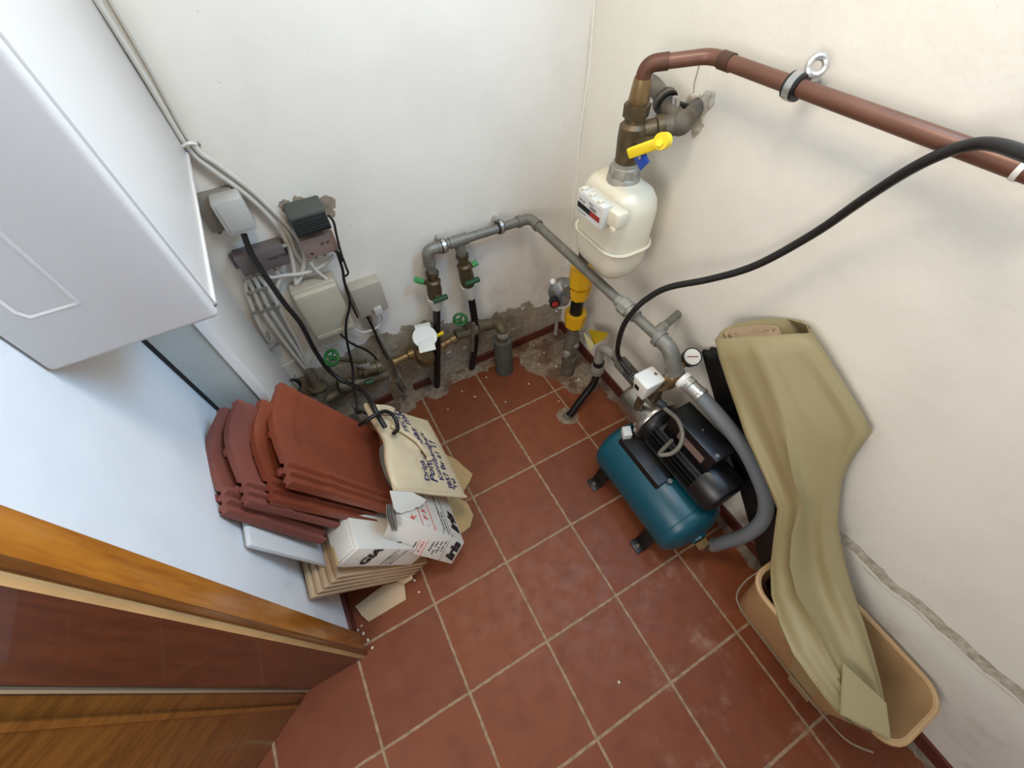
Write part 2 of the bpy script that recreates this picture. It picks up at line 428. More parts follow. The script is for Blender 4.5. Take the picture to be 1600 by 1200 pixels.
# right wall with a window opening behind the camera
WY0, WY1, WZ0, WZ1 = -3.65, -1.15, 6.1, 7.9
wr = MB().box((RW, WY1, 0), (RW + .6, BW, CH)).box((RW, FW, 0), (RW + .6, WY0, CH)).box((RW, WY0, 0), (RW + .6, WY1, WZ0)).box((RW, WY0, WZ1), (RW + .6, WY1, CH))
struct('wall_right', wr, M_wall_right)
wf = MB()
for a, b in (((RW + .2, WY0, WZ0), (RW + .35, WY0 + .15, WZ1)), ((RW + .2, WY1 - .15, WZ0), (RW + .35, WY1, WZ1)), ((RW + .2, WY0, WZ0), (RW + .35, WY1, WZ0 + .15)), ((RW + .2, WY0, WZ1 - .15), (RW + .35, WY1, WZ1))): wf.box(a, b)
win = struct('window_1', wf, M_whitep)
gl = mat('window_glass', (255, 255, 255), 0.02); gl.node_tree.nodes['Principled BSDF'].inputs['Transmission Weight'].default_value = 1
MB().box((RW + .26, WY0 + .1, WZ0 + .1), (RW + .28, WY1 - .1, WZ1 - .1)).build('window_pane', gl, win)
# red tile skirting: mostly crumbling, set flush in the mortar
def skirt(name, segs):
    b = MB()
    for a, c in segs: b.box(a, c, .008, 1)
    struct(name, b, M_base)
skirt('baseboard_back', [((-1.9, BW - .035, 0), (-.42, BW + .02, .16)), ((-.05, BW - .035, 0), (.25, BW + .02, .15)), ((1.05, BW - .035, 0), (2.86, BW + .02, .17))])
skirt('baseboard_right', [((RW - .035, -7.9, 0), (RW + .02, BW - .04, .2))])
skirt('baseboard_left', [((LW - .02, -1.84, 0), (LW + .035, BW - .04, .2))])
# corner bead: the painted ridge where back and right wall meet
b = MB(); pts = [V((RW - .01 + .008 * math.sin(z * 5) , BW - .01 - .008 * math.cos(z * 3.1), z)) for z in [i * .25 + .5 for i in range(32)]]
b.tube(pts, .018, 6, 2); struct('trim_1', b, M_wall_right)
# cracked ledge of older plaster along the foot of the right wall
def ridge():
    rows = []; ys = [-3.2 - i * .06 for i in range(80)]
    for y in ys:
        t = (y + 3.2) / -4.7
        zc = 1.30 + .22 * math.sin(min(t * 2.2, 1.4)) + .18 * t + .05 * noise.noise(V((y * 3, 0, 0))) + .02 * noise.noise(V((y * 12, 3, 0)))
        amp = min(1, t * 12) 
        w_ = .012 + .02 * noise.noise(V((y * 5, 7, 0)))
        prof = [(0.003, zc + .09), (-.008 - .02 * amp, zc + .03), (-.012 - w_ * amp, zc), (-.012 - w_ * amp * .9, zc - .03), (-.005 - .028 * amp, zc - .12), (-.004 - .02 * amp, zc - .35), (-.004 - .018 * amp, zc - .8), (0.003, zc - 1.1)]
        rows.append([V((RW + dx + .006 * noise.noise(V((y * 9, z * 9, 1))), y, max(z, .2))) for dx, z in prof])
    b = MB(); b.grid(rows)
    return b.build('trim_2', wall_material('old_plaster', (230, 225, 212)), None)
tr = ridge(); tr['kind'] = 'structure'
b = MB(); rows = []
for i in range(80):
    y = -3.22 - i * .058; t = (y + 3.2) / -4.7
    zc = 1.30 + .22 * math.sin(min(t * 2.2, 1.4)) + .18 * t + .05 * noise.noise(V((y * 3, 0, 0))) + .02 * noise.noise(V((y * 12, 3, 0)))
    rr = .05 + .035 * noise.noise(V((y * 6, 9, 2)))
    rows.append([V((RW - .004 + .002, y, zc + .02)), V((RW - .03, y, zc + .035 + rr * .3)), V((RW - .012, y, zc + .05 + rr)), V((RW + .004, y, zc + .10 + rr))])
b.grid(rows); o = b.build('trim_3', mat('bare_crack_mortar', (150, 138, 118), .9, var=.8, vscale=60, color2=(200, 190, 172), bump=.8, bscale=150)); o['kind'] = 'structure'

# doorway: casing on the room side, jamb, pale rebate, and the leaf standing open to the hall
dr = thing('door_1', None, None, (LW, -2.1, 0)); dr['kind'] = 'structure'; 
b = MB().box((LW - .01, -2.105, 0), (LW + .06, -1.86, 7.0), .012, 2)
b.build('door_casing', M_wood, dr)
b = MB().box((JX + .02, DY1 - .02, 0), (LW + .045, DY1 - .1, 7.0)).box((JX + .02, -1.97, 0), (LW + .02, -2.115, 7.0))
b.build('door_jamb', M_wood_dark, dr)
b = MB().box((LW - .0, -2.122, 0), (LW + .05, -2.104, 7.0), .006, 2)
b.build('door_stop', M_wood_pale, dr)
MB().box((LW - .0, -2.104, 0), (LW + .064, -2.055, 7.0), .006, 2).build('casing_shade_strip', M_wood_mid, dr)  # brown strip painting the shade along the casing's bevelled edge
b = MB().box((JX - .0, -2.02, 0), (JX + .035, -2.13, 7.0), .006, 2)
b.build('door_gasket', M_gasket, dr)
hd = V((-.83, -.55, 0)).normalized(); hn = V((hd.y, -hd.x, 0))
o0 = V((JX - .01, -2.13, .03))
def leaf(t0, t1, z0, z1, d0, d1):
    p = [o0 + hd * t + hn * d for t, d in ((t0, d0), (t1, d0), (t1, d1), (t0, d1))]
    return [V((q.x, q.y, z)) for z in (z0, z1) for q in p]
b = MB().hexa(leaf(0, 2.8, .03, 6.8, .0, .13), .012, 2)
b.build('door_leaf', M_wood_leaf, dr)
b = MB()
for a in (.10,): b.hexa(leaf(a, a + .05, .04, 6.75, -.02, .01), .006, 1)
b.build('door_moulding', M_wood_leaf, dr)
# hall beyond the doorway
struct('wall_hall', MB().box((-6, FW, 0), (-5.6, BW, CH)), M_wall_left)
# ceiling lamp (out of the picture, lights the room)
cl = thing('ceiling_lamp', 'round opal glass lamp on the ceiling', 'lamp', (.5, -1.6, 8.4))
MB().lathe((.5, -1.6, 8.4), (0, 0, -1), [(0, .5), (.12, .5), (.14, .45)], 24).build('lamp_base', M_whitep, cl)
#OBJECTS

# ================================================================== BOILER AND DUCT (left corner)
BX, BY, BZ = -1.14, -0.98, 4.1
t = thing('boiler', 'large white enamelled wall boiler casing hanging high in the left corner', 'boiler', (-1.55, .1, BZ))
b = MB().box((LW + .005, BY, BZ), (BX, BW - .01, 8.0), .03, 3); b.build('casing', M_enamel, t)
# front lip around the side cover
b = MB().box((BX - .02, BY + .04, BZ + .04), (BX + .012, BY + .065, 8.0), .005, 1).box((BX - .02, BY + .04, BZ + .04), (BX + .012, BW - .05, BZ + .065), .005, 1)
b.build('cover_edge', M_enamel, t)
# shallow recessed panel on the camera side: raised frame of sloping faces
b = MB()
yy = BY; pa, pb = Y(35, 503, BY), Y(132, 476, BY); xa_, xb_, za_ = pa.x, pb.x, (pa.z + pb.z) / 2
pl = [(xa_, 7.9), (xa_, za_ + .05), (xa_ + .03, za_), (xb_ - .01, za_), (xb_, za_ + .01), (xb_, 7.9)]
ins = [(xa_ + .022, 7.9), (xa_ + .022, za_ + .06), (xa_ + .045, za_ + .022), (xb_ - .03, za_ + .022), (xb_ - .022, za_ + .03), (xb_ - .022, 7.9)]
b2 = MB(); b2.grid([[V((p[0], yy - .0005, p[1])) for p in pl], [V((p[0] * .5 + q[0] * .5, yy - .006, p[1] * .5 + q[1] * .5)) for p, q in zip(pl, ins)], [V((q[0], yy - .0005, q[1])) for q in ins]])
b.bm.free(); b2.build('panel_rim', M_enamel, t)
c = Y(208, 425, BY); MB().lathe(c + V((0, .01, 0)), (0, -1, 0), [(0, .03), (.008, .03), (.010, .025), (.007, .02)], 28).build('blanking_plug', M_enamel, t)

t = thing('duct_cover', 'grey-white sheet metal casing on left wall below the boiler', 'duct', (-1.7, .5, 1.0))
DXR = -1.585
b = MB().box((LW + .035, -.05, 1.25), (DXR, 1.1, BZ - .005), .01, 2); b.build('casing', M_duct, t)
b = MB().hexa([V((x, y, z)) for z in (1.25, BZ) for x, y in ((DXR, -.075), (DXR + .045, -.06), (DXR + .075, .03), (DXR + .075, 1.13))][:0] or [V((DXR, -.075, 1.25)), V((DXR + .07, -.0, 1.25)), V((DXR + .07, 1.13, 1.25)), V((DXR, 1.13, 1.25)), V((DXR, -.075, BZ)), V((DXR + .07, .0, BZ)), V((DXR + .07, 1.13, BZ)), V((DXR, 1.13, BZ))], .012, 2)
b.build('side_cover', M_enamel, t)
b = MB().box((LW + .002, -.045, 1.3), (LW + .036, 1.1, 4.09)); b.build('gap_shade_strip', M_black, t)  # black strip standing for the dark of the open gap at the wall

# ================================================================== BACK WALL: cables and boxes
def wallbox(c, yf, yb, slab=None):
    P = [Y(u, v, yf) for u, v in c]
    x0 = (P[0].x + P[3].x) / 2; x1 = (P[1].x + P[2].x) / 2; z1 = (P[0].z + P[1].z) / 2; z0 = (P[2].z + P[3].z) / 2
    return x0, x1, z0, z1
def yp(pts, y): return [Y(u, v, y) for u, v in pts]

# three grey flex cables coming down beside the boiler
for i, (lab, p, y) in enumerate((
    ('off-white cable of the bundle beside the boiler, the one nearest the boiler', [(148, -6), (222, 112), (293, 229), (327, 262), (372, 294), (410, 327), (441, 365), (455, 400), (462, 440), (470, 462)], 1.13),
    ('off-white cable of the bundle beside the boiler, the middle one', [(160, -6), (231, 112), (297, 227), (333, 260), (380, 294), (416, 326), (448, 362), (462, 395), (474, 412), (480, 430)], 1.15),
    ('off-white cable of the bundle beside the boiler, the one furthest from the boiler', [(171, -6), (238, 110), (301, 225), (340, 257), (386, 292), (422, 325), (456, 360), (472, 385), (476, 405), (470, 432), (462, 444)], 1.12))):
    tag(MB().tube(yp(p, y), .024, 8).build('flex_cable', M_cablew), lab, 'cable', 'flex cables beside the boiler')
t = thing('cable_clip', 'clear nylon clip holding the cable bundle beside the boiler', 'clip', Y(299, 227, 1.1))
MB().tube([Y(280, 233, 1.12), Y(295, 224, 1.06), Y(308, 226, 1.14)], .014, 6).build('strap', M_whitep, t)
c = Y(310, 224, 1.16); MB().cyl(c, c + V((0, -.04, 0)), .016, seg=8).build('screw', M_zinc, t)

# socket box (far left), seen under the boiler
x0, x1, z0, z1 = wallbox([(331, 320), (377, 309), (402, 357), (355, 370)], .95, 1.2)
t = thing('surface_socket', 'pale grey surface-mounted socket box with black flex, right under the boiler edge', 'socket', ((x0 + x1) / 2, 1.1, z0))
q = [Y(318, 326, 1.18), Y(342, 306, 1.18), Y(370, 372, 1.18), Y(322, 384, 1.18)]
MB().box((x0 - .14, 1.12, z0 - .03), (x1 - .05, 1.2, z1 + .02), .012).build('mounting_plate', M_socketbase, t)
MB().box((x0, .93, z0), (x1, 1.14, z1 + .01), .02, 2).build('socket_body', M_socket, t)
for dx in (.0, .2): MB().cyl((x0 - .09 + dx, 1.16, z0 - .06), (x0 - .09 + dx, 1.16, z0 + .0), .02, seg=8).build('fixing_lug', M_socketbase, t)
MB().box((x0 + .03, .922, z0 + .03), (x1 - .03, .932, z1 - .02), .006).build('cover', M_socket, t)

# flaked paint round the power supply
for k, (u, v, r_) in enumerate(((512, 318, .085), (446, 322, .06), (466, 314, .05), (517, 334, .045))):
    c = Y(u, v, BW); rings = []
    for f, hh in ((.05, .004), (.6, .004), (.95, .003), (1.0, -.002)):
        rings.append([c + V((math.cos(q * PI / 12) * r_ * f * (1 + .5 * noise.noise(V((math.cos(q * PI / 12) * 2, math.sin(q * PI / 12) * 2, k)))), -hh, math.sin(q * PI / 12) * r_ * f * (1.1 + .5 * noise.noise(V((math.cos(q * PI / 12) * 2, math.sin(q * PI / 12) * 2, k + 9)))))) for q in range(24)])
    b = MB(); b.grid(rings, close=True); o = b.build('trim_%d' % (6 + k), mat('flaked_patch', (160, 144, 124), .9, var=.5, vscale=60)); o['kind'] = 'structure'

# aerial distributor
x0, x1, z0, z1 = wallbox([(362, 402), (446, 385), (450, 412), (384, 434)], 1.02, 1.2)
DX0, DX1, DZ0, DZ1 = x0, x1, z0, z1
t = thing('signal_distributor', 'flat grey metal cable distributor with row of screw sockets and white leads', 'distributor box', ((x0 + x1) / 2, 1.1, z0))
MB().box((x0, 1.02, z0), (x1, 1.19, z1), .008).build('housing', M_dist, t)
MB().box((x0 - .05, 1.15, z0 + .03), (x0, 1.19, z1 - .03), .004).build('mounting_flange', M_dist, t)
MB().box((x1, 1.15, z0 + .03), (x1 + .05, 1.19, z1 - .03), .004).build('mounting_flange', M_dist, t)
for i in range(6):
    xx = x0 + .05 + i * (x1 - x0 - .1) / 5
    MB().cyl((xx, 1.1, z0), (xx, 1.1, z0 - .05), .02, seg=8).build('socket', M_zinc, t)
MB().cyl((x1, 1.08, z1 - .05), (x1 + .05, 1.08, z1 - .05), .022, seg=8).build('socket', M_zinc, t)
xx0 = x0 + (x1 - x0) * .6
text('printed_word', [('VARIOTEC', 0, 0, .042)], M_ink, t, lambda x, y: V((xx0 + x, 1.0185, z0 + .10 + y)), .0008)

# power supply over the amplifier
x0, x1, z0, z1 = wallbox([(454, 347), (510, 328), (518, 360), (466, 375)], .88, 1.2)
t = thing('power_supply', 'dark green-black ribbed power supply block with dusty top on back wall', 'power supply', ((x0 + x1) / 2, 1.0, z0))
MB().box((x0, .91, z0), (x1, 1.19, z1 - .02), .01).build('housing', M_dark, t)
MB().box((x0 - .005, .9, z1 - .035), (x1 + .005, 1.19, z1 + .02), .02, 3).build('lid', M_darktop, t)
for i in range(5):
    zz = z0 + .03 + i * (z1 - z0 - .08) / 5
    MB().box((x0 + .005, .9, zz), (x1 - .005, .93, zz + .022), .005).build('cooling_rib', M_dark, t)
x0, x1, z0, z1 = wallbox([(470, 378), (521, 364), (529, 388), (480, 405)], 1.02, 1.2)
t = thing('aerial_amplifier', 'small rosy-grey metal amplifier box directly below the dark power supply', 'amplifier', ((x0 + x1) / 2, 1.1, z0))
MB().box((x0, 1.0, z0), (x1, 1.19, z1 + .02), .008).build('housing', M_split, t)
for f in (.22, .5, .86): MB().cyl((x0 + (x1 - x0) * f, 1.08, z0), (x0 + (x1 - x0) * f, 1.08, z0 - .06), .022, seg=8).build('socket', M_zinc, t)
MB().cyl((x0 + .06, 1.0, z0 + .05), (x0 + .06, .995, z0 + .05), .012, seg=8).build('button', M_black, t)
text('printed_word', [('SP 45', 0, 0, .045)], M_ink, t, lambda x, y: V((x0 + (x1 - x0) * .52 + x, .9985, z1 - .085 + y)), .0008)
AX0, AX1, AZ0 = x0, x1, z0

# beige junction cabinet
x0, x1, z0, z1 = wallbox([(459, 466), (532, 442), (553, 516), (494, 536)], .92, 1.2)
t = thing('junction_cabinet', 'largest beige plastic junction box low on the back wall', 'junction box', ((x0 + x1) / 2, 1.05, z0))
MB().box((x0 - .01, 1.0, z0 - .005), (x1 + .01, 1.2, z1 + .005), .03, 3).build('base_tray', M_beige2, t)
b = MB().box((x0, .92, z0), (x1, 1.02, z1), .035, 3); b.build('lid', M_beige, t)
MB().box((x0 + .03, .915, z0 + .03), (x1 - .03, .925, z0 + .10), .008).build('lid_step', M_beige, t)
MB().cyl((x1 - .12, 1.1, z0), (x1 - .12, 1.1, z0 - .06), .03, seg=10).build('cable_gland', M_black, t)
# telephone box
x0, x1, z0, z1 = wallbox([(549, 458), (593, 436), (608, 482), (563, 499)], 1.03, 1.2)
t = thing('telephone_box', 'smaller beige terminal box to the right of the large junction box', 'terminal box', ((x0 + x1) / 2, 1.1, z0))
MB().box((x0, 1.03, z0), (x1, 1.2, z1), .012, 2).build('housing', M_beige2, t)
c = V((x0 + (x1 - x0) * .62, 1.03, z0 + .06))
MB().hexa([c + V(p) for p in ((-.05, -.05, -.07), (.05, -.05, -.06), (.05, .02, -.06), (-.05, .02, -.07), (-.05, -.04, .03), (.05, -.04, .05), (.05, .02, .05), (-.05, .02, .03))], .008).build('plug', M_socket, t)
TB = V((x1, 1.1, z0))
tag(MB().tube(yp([(594, 488), (598, 497), (592, 509), (580, 516), (565, 519), (548, 512), (545, 516)], 1.08), .016, 8).build('telephone_lead', M_cablew), 'pale lead looping out below the smaller beige terminal box', 'cable')
tag(MB().tube([Y(498, 538, 1.1), Y(510, 541, 1.1), Y(524, 538, 1.06), Y(534, 528, 1.08)], .009, 6).build('loose_wire', M_cablew), 'thin white wire sagging under the large beige junction box', 'cable')

# leads out of the distributor, clipped in a row, to the conduit
runs = [
 ([(386, 436), (397, 456), (408, 482), (430, 516), (454, 548), (478, 578)], 'second lead from the left in the clipped row of four under the distributor'),
 ([(396, 432), (408, 455), (420, 480), (446, 520), (466, 550), (481, 576)], 'third lead from the left in the clipped row of four under the distributor'),
 ([(404, 430), (421, 454), (435, 478), (451, 508), (468, 540), (483, 576)], 'rightmost lead in the clipped row of four under the distributor'),
 ([(388, 438), (384, 450), (395, 484), (406, 508), (418, 530), (424, 536)], 'leftmost lead of the clipped row under the distributor, ending at the loose connector')]
for p, lab in runs:
    tag(MB().tube(yp(p, 1.14), .022, 8).build('coaxial_lead', M_cablew), 'off-white ' + lab, 'cable', 'leads under the distributor')
tag(MB().tube(yp([(441, 426), (437, 445), (434, 478), (446, 498), (455, 520)], 1.16), .016, 8).build('coaxial_lead', M_cablew), 'thin white lead dropping from the right end of the distributor', 'cable', 'leads under the distributor')
tag(MB().tube(yp([(500, 540), (494, 556), (486, 575)], 1.12), .014, 8).build('coaxial_lead', M_cablew), 'short grey lead from beneath the large beige box to the conduit', 'cable')
tag(MB().tube(yp([(412, 426), (424, 433), (445, 430), (470, 428), (490, 422), (508, 412), (522, 398)], 1.1), .02, 8).build('patch_lead', M_cablew), 'white patch lead running sideways from distributor to the rosy amplifier', 'cable')
tag(MB().tube(yp([(484, 408), (492, 420), (503, 430), (510, 436)], 1.06), .016, 8).build('patch_lead', M_cablew), 'short white lead from the amplifier down to the large beige box', 'cable')
tag(MB().tube(yp([(430, 422), (438, 432), (436, 440), (432, 452)], 1.12), .02, 8).build('patch_lead', M_cablew), 'bent white lead ending in a grey knob below the distributor', 'cable')
for i, (u, v, lab) in enumerate(((390, 456, 'upper row, left'), (402, 452, 'upper row, middle'), (413, 449, 'upper row, right'), (397, 486, 'lower row, far left'), (409, 484, 'lower row, second from left'), (421, 480, 'lower row, second from right'), (433, 478, 'lower row, far right'))):
    c = Y(u, v, 1.14)
    k = MB().box(c + V((-.03, -.035, -.02)), c + V((.03, .06, .02)), .008)
    tag(k.build('nail_clip', M_socketbase), 'small grey nail clip on the distributor leads, ' + lab, 'clip', 'clips on the distributor leads')
t = thing('loose_connector', 'metal push connector hanging loose left of the cable runs', 'connector', Y(426, 540, 1.1))
MB().obox(Y(427, 538, 1.08), (.07, 0, .02), (0, .03, 0), (-.006, 0, .03), .006).build('body', M_zinc, t)
MB().tube([Y(417, 518, 1.08), Y(421, 530, 1.08)], .016, 8).build('ferrule', M_zinc, t)
MB().tube(yp([(425, 545), (430, 560), (436, 572), (447, 570), (460, 562)], 1.1), .009, 6).build('pigtail', M_cablew, t)

# conduit mouth where the leads vanish
t = thing('conduit_stub', 'brown-grey conduit stub swallowing the white leads near the floor', 'conduit', Y(493, 600, 1.0))
a, c = Y(482, 578, 1.08), Y(496, 604, 1.02)
MB().lathe(a, c - a, [(0, .05), (.02, .06), (.02 + (c - a).length, .075)], 16).build('sleeve', M_rust, t)
MB().torus(c, c - a, .10, .04, 20, 8).build('collar', M_bronze, t)
t = thing('capped_gauge', 'round glass-topped gauge with black ring beside the conduit', 'gauge', Y(460, 605, .95))
c = Y(458, 604, .92); d = V((-.35, -.75, .35)).normalized()
MB().lathe(c - d * .12, d, [(0, .05), (.05, .085), (.12, .09)], 24).build('ring', M_black, t)
MB().lathe(c, d, [(0, .075), (.006, .07)], 24).build('dial', mat('dusty_dial', (120, 116, 100), .4), t)
# pipe knot behind the tiles
t = thing('waste_manifold', 'knot of dull bronze pipes and elbows low behind the roof tiles', 'pipework', Y(520, 615, .9))
MB().pipe([Y(470, 622, .95), Y(500, 628, .92), Y(535, 612, .95), Y(560, 596, 1.0), Y(605, 585, 1.05)], .075, .12).build('pipe', M_bronze, t)
MB().pipe([Y(500, 610, .98), Y(505, 635, .9), Y(515, 655, .8)], .09, .1).build('elbow', M_rust, t)
MB().cyl(Y(528, 605, .95), Y(548, 601, .96), .10, seg=16).build('nut', M_bronze, t)
MB().pipe([Y(530, 640, .85), Y(556, 634, .8), Y(580, 645, .75)], .06, .1).build('lower_pipe', M_rust, t)
MB().cyl(Y(572, 599, .93), Y(583, 595, .93), .04, seg=10).build('drain_cap', M_greend, t)
tag(MB().obox(Y(545, 655, .6), (.12, .02, .0), (0, .1, .0), (0, 0, .2), .01).build('stone_block', M_rust), 'small grey block of rubble in the shade behind the roof tiles', 'rubble')

# ground rod and black tail
t = thing('earth_conduit', 'grey tube slanting from the terminal box down to the floor pipe', 'conduit', Y(628, 606, 1.05))
MB().tube([Y(577, 497, 1.13), Y(598, 535, 1.12), Y(620, 578, 1.1), Y(631, 606, 1.02)], .03, 10).build('tube', M_galvl, t)
MB().cyl(Y(622, 594, 1.03), Y(632, 610, 1.0), .055, seg=14).build('end_collar', M_rust, t)
tag(MB().tube(yp([(574, 494), (584, 515), (596, 543), (606, 562)], 1.07), .022, 8, r2=.01).build('black_lead', M_blackrub), 'tapering black lead hanging from the smaller beige terminal box', 'cable')
tag(MB().tube([Y(532, 522, 1.06), Y(548, 536, 1.0), Y(570, 546, 1.0), Y(584, 556, 1.05), Y(590, 566, 1.08)], .016, 8).build('black_lead', M_blackrub), 'short black lead curving from the large beige box to the water pipe', 'cable')

# ================================================================== WATER SUPPLY along the foot of the back wall
WYP = 1.0
def wy(u, v, y=WYP): return Y(u, v, y)
p0, p1 = wy(560, 580), wy(795, 500)
zc = .95
def at_x(x, z=None): return V((x, WYP, zc if z is None else z))
pl_, pm, pv, pe = wy(600, 572), wy(663, 552), wy(733, 516), wy(790, 505)
t = thing('stop_valve', 'bronze stop valve with upright dark green handwheel, left of the water meter', 'valve', wy(580, 580))
a, c = wy(560, 580), wy(603, 570)
MB().lathe(a, c - a, [(0, .07), (.05, .07), (.05, .1), (.12, .1), (.13, .085), (.24, .085), (.25, .1), (.32, .1)], 14).build('valve_body', M_bronze, t)
MB().tube([wy(571, 566, .96), wy(545, 563, .85), wy(522, 560, .74)], .03, 10).build('stem', M_bronze, t)
MB().lathe(wy(572, 572, .98), wy(545, 563, .85) - wy(572, 572, .98), [(0, .07), (.12, .055), (.16, .045)], 12).build('bonnet', M_galvl, t)
c = wy(518, 559, .72); d = (wy(518, 559, .72) - wy(560, 566, .9)).normalized()
w_ = MB().torus(c, d, .095, .02, 28, 8)
for i in range(4):
    x_, y_ = perp(d); e = x_ * math.cos(i * PI / 2) + y_ * math.sin(i * PI / 2)
    w_.tube([c, c + e * .095], .014, 6)
w_.cyl(c - d * .02, c + d * .03, .03, seg=10); w_.build('handwheel', M_green, t)

t = thing('water_meter', 'brass water meter with square white flip lid on the wall pipe', 'water meter', wy(663, 556))
a, c = wy(615, 566), wy(702, 525)
MB().lathe(a, c - a, [(0, .075), (.05, .075), (.05, .055), (.22, .055), (.24, .085), (.32, .085)], 14).build('inlet_union', M_brassb, t)
m_ = wy(663, 555)
MB().lathe(m_ + V((0, 0, -.14)), (0, -.25, 1), [(0, .05), (.03, .12), (.10, .145), (.2, .145), (.24, .12)], 24).build('body', M_brassb, t)
a2 = wy(690, 540); MB().lathe(a2, wy(722, 522) - a2, [(0, .075), (.05, .075), (.06, .055), (.16, .055), (.17, .075), (.25, .075)], 12, ).build('outlet_union', M_brassb, t)
lc = wy(664, 527, .88)
d = V((.0, -.35, 1)).normalized(); x_ = V((1, 0, -.05)).normalized(); x_ = (x_ - d * x_.dot(d)).normalized(); y_ = d.cross(x_)
lc = Z(664, 528, lc.z)
ya = (Z(668, 549, lc.z) - Z(659, 506, lc.z)) / 2; xa = (Z(677, 524, lc.z) - Z(652, 530, lc.z)) / 2
dR = (Z(683, 528, lc.z) - Z(645, 528, lc.z)).length / 2
MB().lathe(lc - d * .1, d, [(0, .12), (.1, dR * .95), (.115, dR * .9)], 28).build('register_ring', M_whitep, t)
MB().obox(lc + d * .02, xa, ya, d * .015, .01).build('lid', M_whitep, t)
MB().lathe(lc + d * .03, d, [(0, dR), (.014, dR * .98), (.02, dR * .8)], 32).build('lid_disc', M_whitep, t)
MB().obox(wy(688, 522, .9), (.05, 0, .01), (0, .02, 0), (0, 0, .02), .005).build('seal_tag', M_yellow, t)

t = thing('check_valve', 'bronze stop valve with green ring handwheel, right of the water meter', 'valve', wy(735, 520))
a, c = wy(712, 524), wy(756, 508)
MB().lathe(a, c - a, [(0, .09), (.06, .09), (.07, .075), (.16, .10), (.24, .08), (.26, .11), (.34, .11)], 14).build('valve_body', M_bronze, t)
MB().tube([wy(732, 516), wy(725, 508, .9), wy(720, 503, .82)], .032, 10).build('stem', M_bronze, t)
c = wy(719, 499, .80); d = V((-.35, -.85, .25)).normalized()
w_ = MB().torus(c, d, .085, .022, 28, 8)
x_, y_ = perp(d)
for i in range(3):
    e = x_ * math.cos(i * 2.094) + y_ * math.sin(i * 2.094); w_.tube([c, c + e * .085], .014, 6)
w_.cyl(c - d * .02, c + d * .03, .028, seg=10); w_.build('handwheel', M_green, t)
MB().cyl(wy(740, 505, .93), wy(738, 548, .93), .03, seg=10).build('drain_spout', M_rust, t)

t = thing('water_main', 'dull bronze supply pipe turning down into a grey insulated riser at the floor', 'pipe', Y(788, 580, .8))
MB().lathe(wy(744, 510), wy(786, 503) - wy(744, 510), [(0, .11), (.06, .11), (.07, .09), (.30, .09), (.31, .10)], 16).build('union', M_bronze, t)
fl = Z(788, 578, 0); tp = V((fl.x, fl.y, .0))
top = V((fl.x, fl.y, 0))
zt = 0
for zt in [i * .01 for i in range(30, 110)]:
    d_ = RM @ (V((fl.x, fl.y, zt)) - CAM)
    if 600 + F * d_.y / d_.z < 512: break
MB().pipe([wy(770, 505), V((fl.x, fl.y, zt + .02)), V((fl.x, fl.y, .3))], .085, .1).build('elbow', M_bronze, t)
MB().lathe((fl.x, fl.y, zt - .17), (0, 0, 1), [(0, .10), (.06, .105), (.10, .08), (.15, .078)], 20).build('collar', M_galvl, t)
MB().lathe((fl.x, fl.y, 0), (0, 0, 1), [(0, .155), (zt - .28, .15), (zt - .27, .15), (zt - .27, .085), (zt - .36, .08)], 28).build('insulation_sleeve', M_insul, t)

# two risers with drain valves up to the galvanised line
PY = 1.02
def riser(u0, v0, el, cone_px, foot, name_lab, cap, lever, valve_lab):
    f = Z(*foot, 0)
    tpx = Y(*cone_px, PY)
    t = thing('black_riser', name_lab, 'pipe', (f.x, f.y, 0))
    mid = Y(*el, PY)
    MB().tube([V((f.x, f.y, -.01)), mid, tpx], .054, 14).build('tube', M_black, t)
    MB().lathe((f.x, f.y, -.005), (0, 0, 1), [(0, .06), (.02, .05)], 14).build('floor_grommet', M_black, t)
riser(0, 0, (683, 560), (682, 478), (683, 603), 'left black plastic riser passing behind the water meter to the floor', None, None, None)
riser(0, 0, (743, 520), (735, 458), (737, 575), 'right black plastic riser bending to the floor beside the water main', None, None, None)
def drainvalve(topx, botx, capx, levx, lab, side):
    a, c = Y(*topx, PY), Y(*botx, PY); L = (c - a).length
    t = thing('drain_valve', lab, 'valve', c)
    MB().lathe(a, c - a, [(0, .085), (.04, .085), (.05, .068), (L * .2, .068), (L * .24, .10), (L * .32, .09), (L * .5, .10), (L * .72, .095), (L * .74, .07)], 14).build('valve_body', M_brass, t)
    MB().lathe(a + (c - a) * .72, c - a, [(0, .115), (L * .12, .11), (L * .3, .068), (L * .36, .064)], 20).build('cone_sleeve', M_whitec, t)
    m1 = a + (c - a) * .38; cp = Y(*capx, PY - .02); dd = cp - m1
    MB().cyl(m1, m1 + dd * .75, .028, seg=10).build('drain_spigot', M_brass, t)
    MB().cyl(m1 + dd * .75, m1 + dd * 1.15, .04, seg=14).build('drain_cap', M_greenl, t)
    m2 = a + (c - a) * .6; lv = Y(*levx, PY - .17)
    MB().tube([m2, (m2 + lv) / 2 + V((0, -.02, 0)), lv], .03, 10).build('stem', M_brassb, t)
    ax = V((1, -.1, .12)).normalized()
    MB().obox(lv, ax * .10, (0, .034, 0), (0, 0, .028), .014, 3).build('lever', M_greend, t)
drainvalve((675, 425), (682, 478), (653, 438), (688, 467), 'brass drain valve on the left riser, green cap pointing left', -1)
drainvalve((722, 398), (735, 460), (743, 411), (738, 440), 'brass drain valve on the right riser, green cap pointing right', 1)

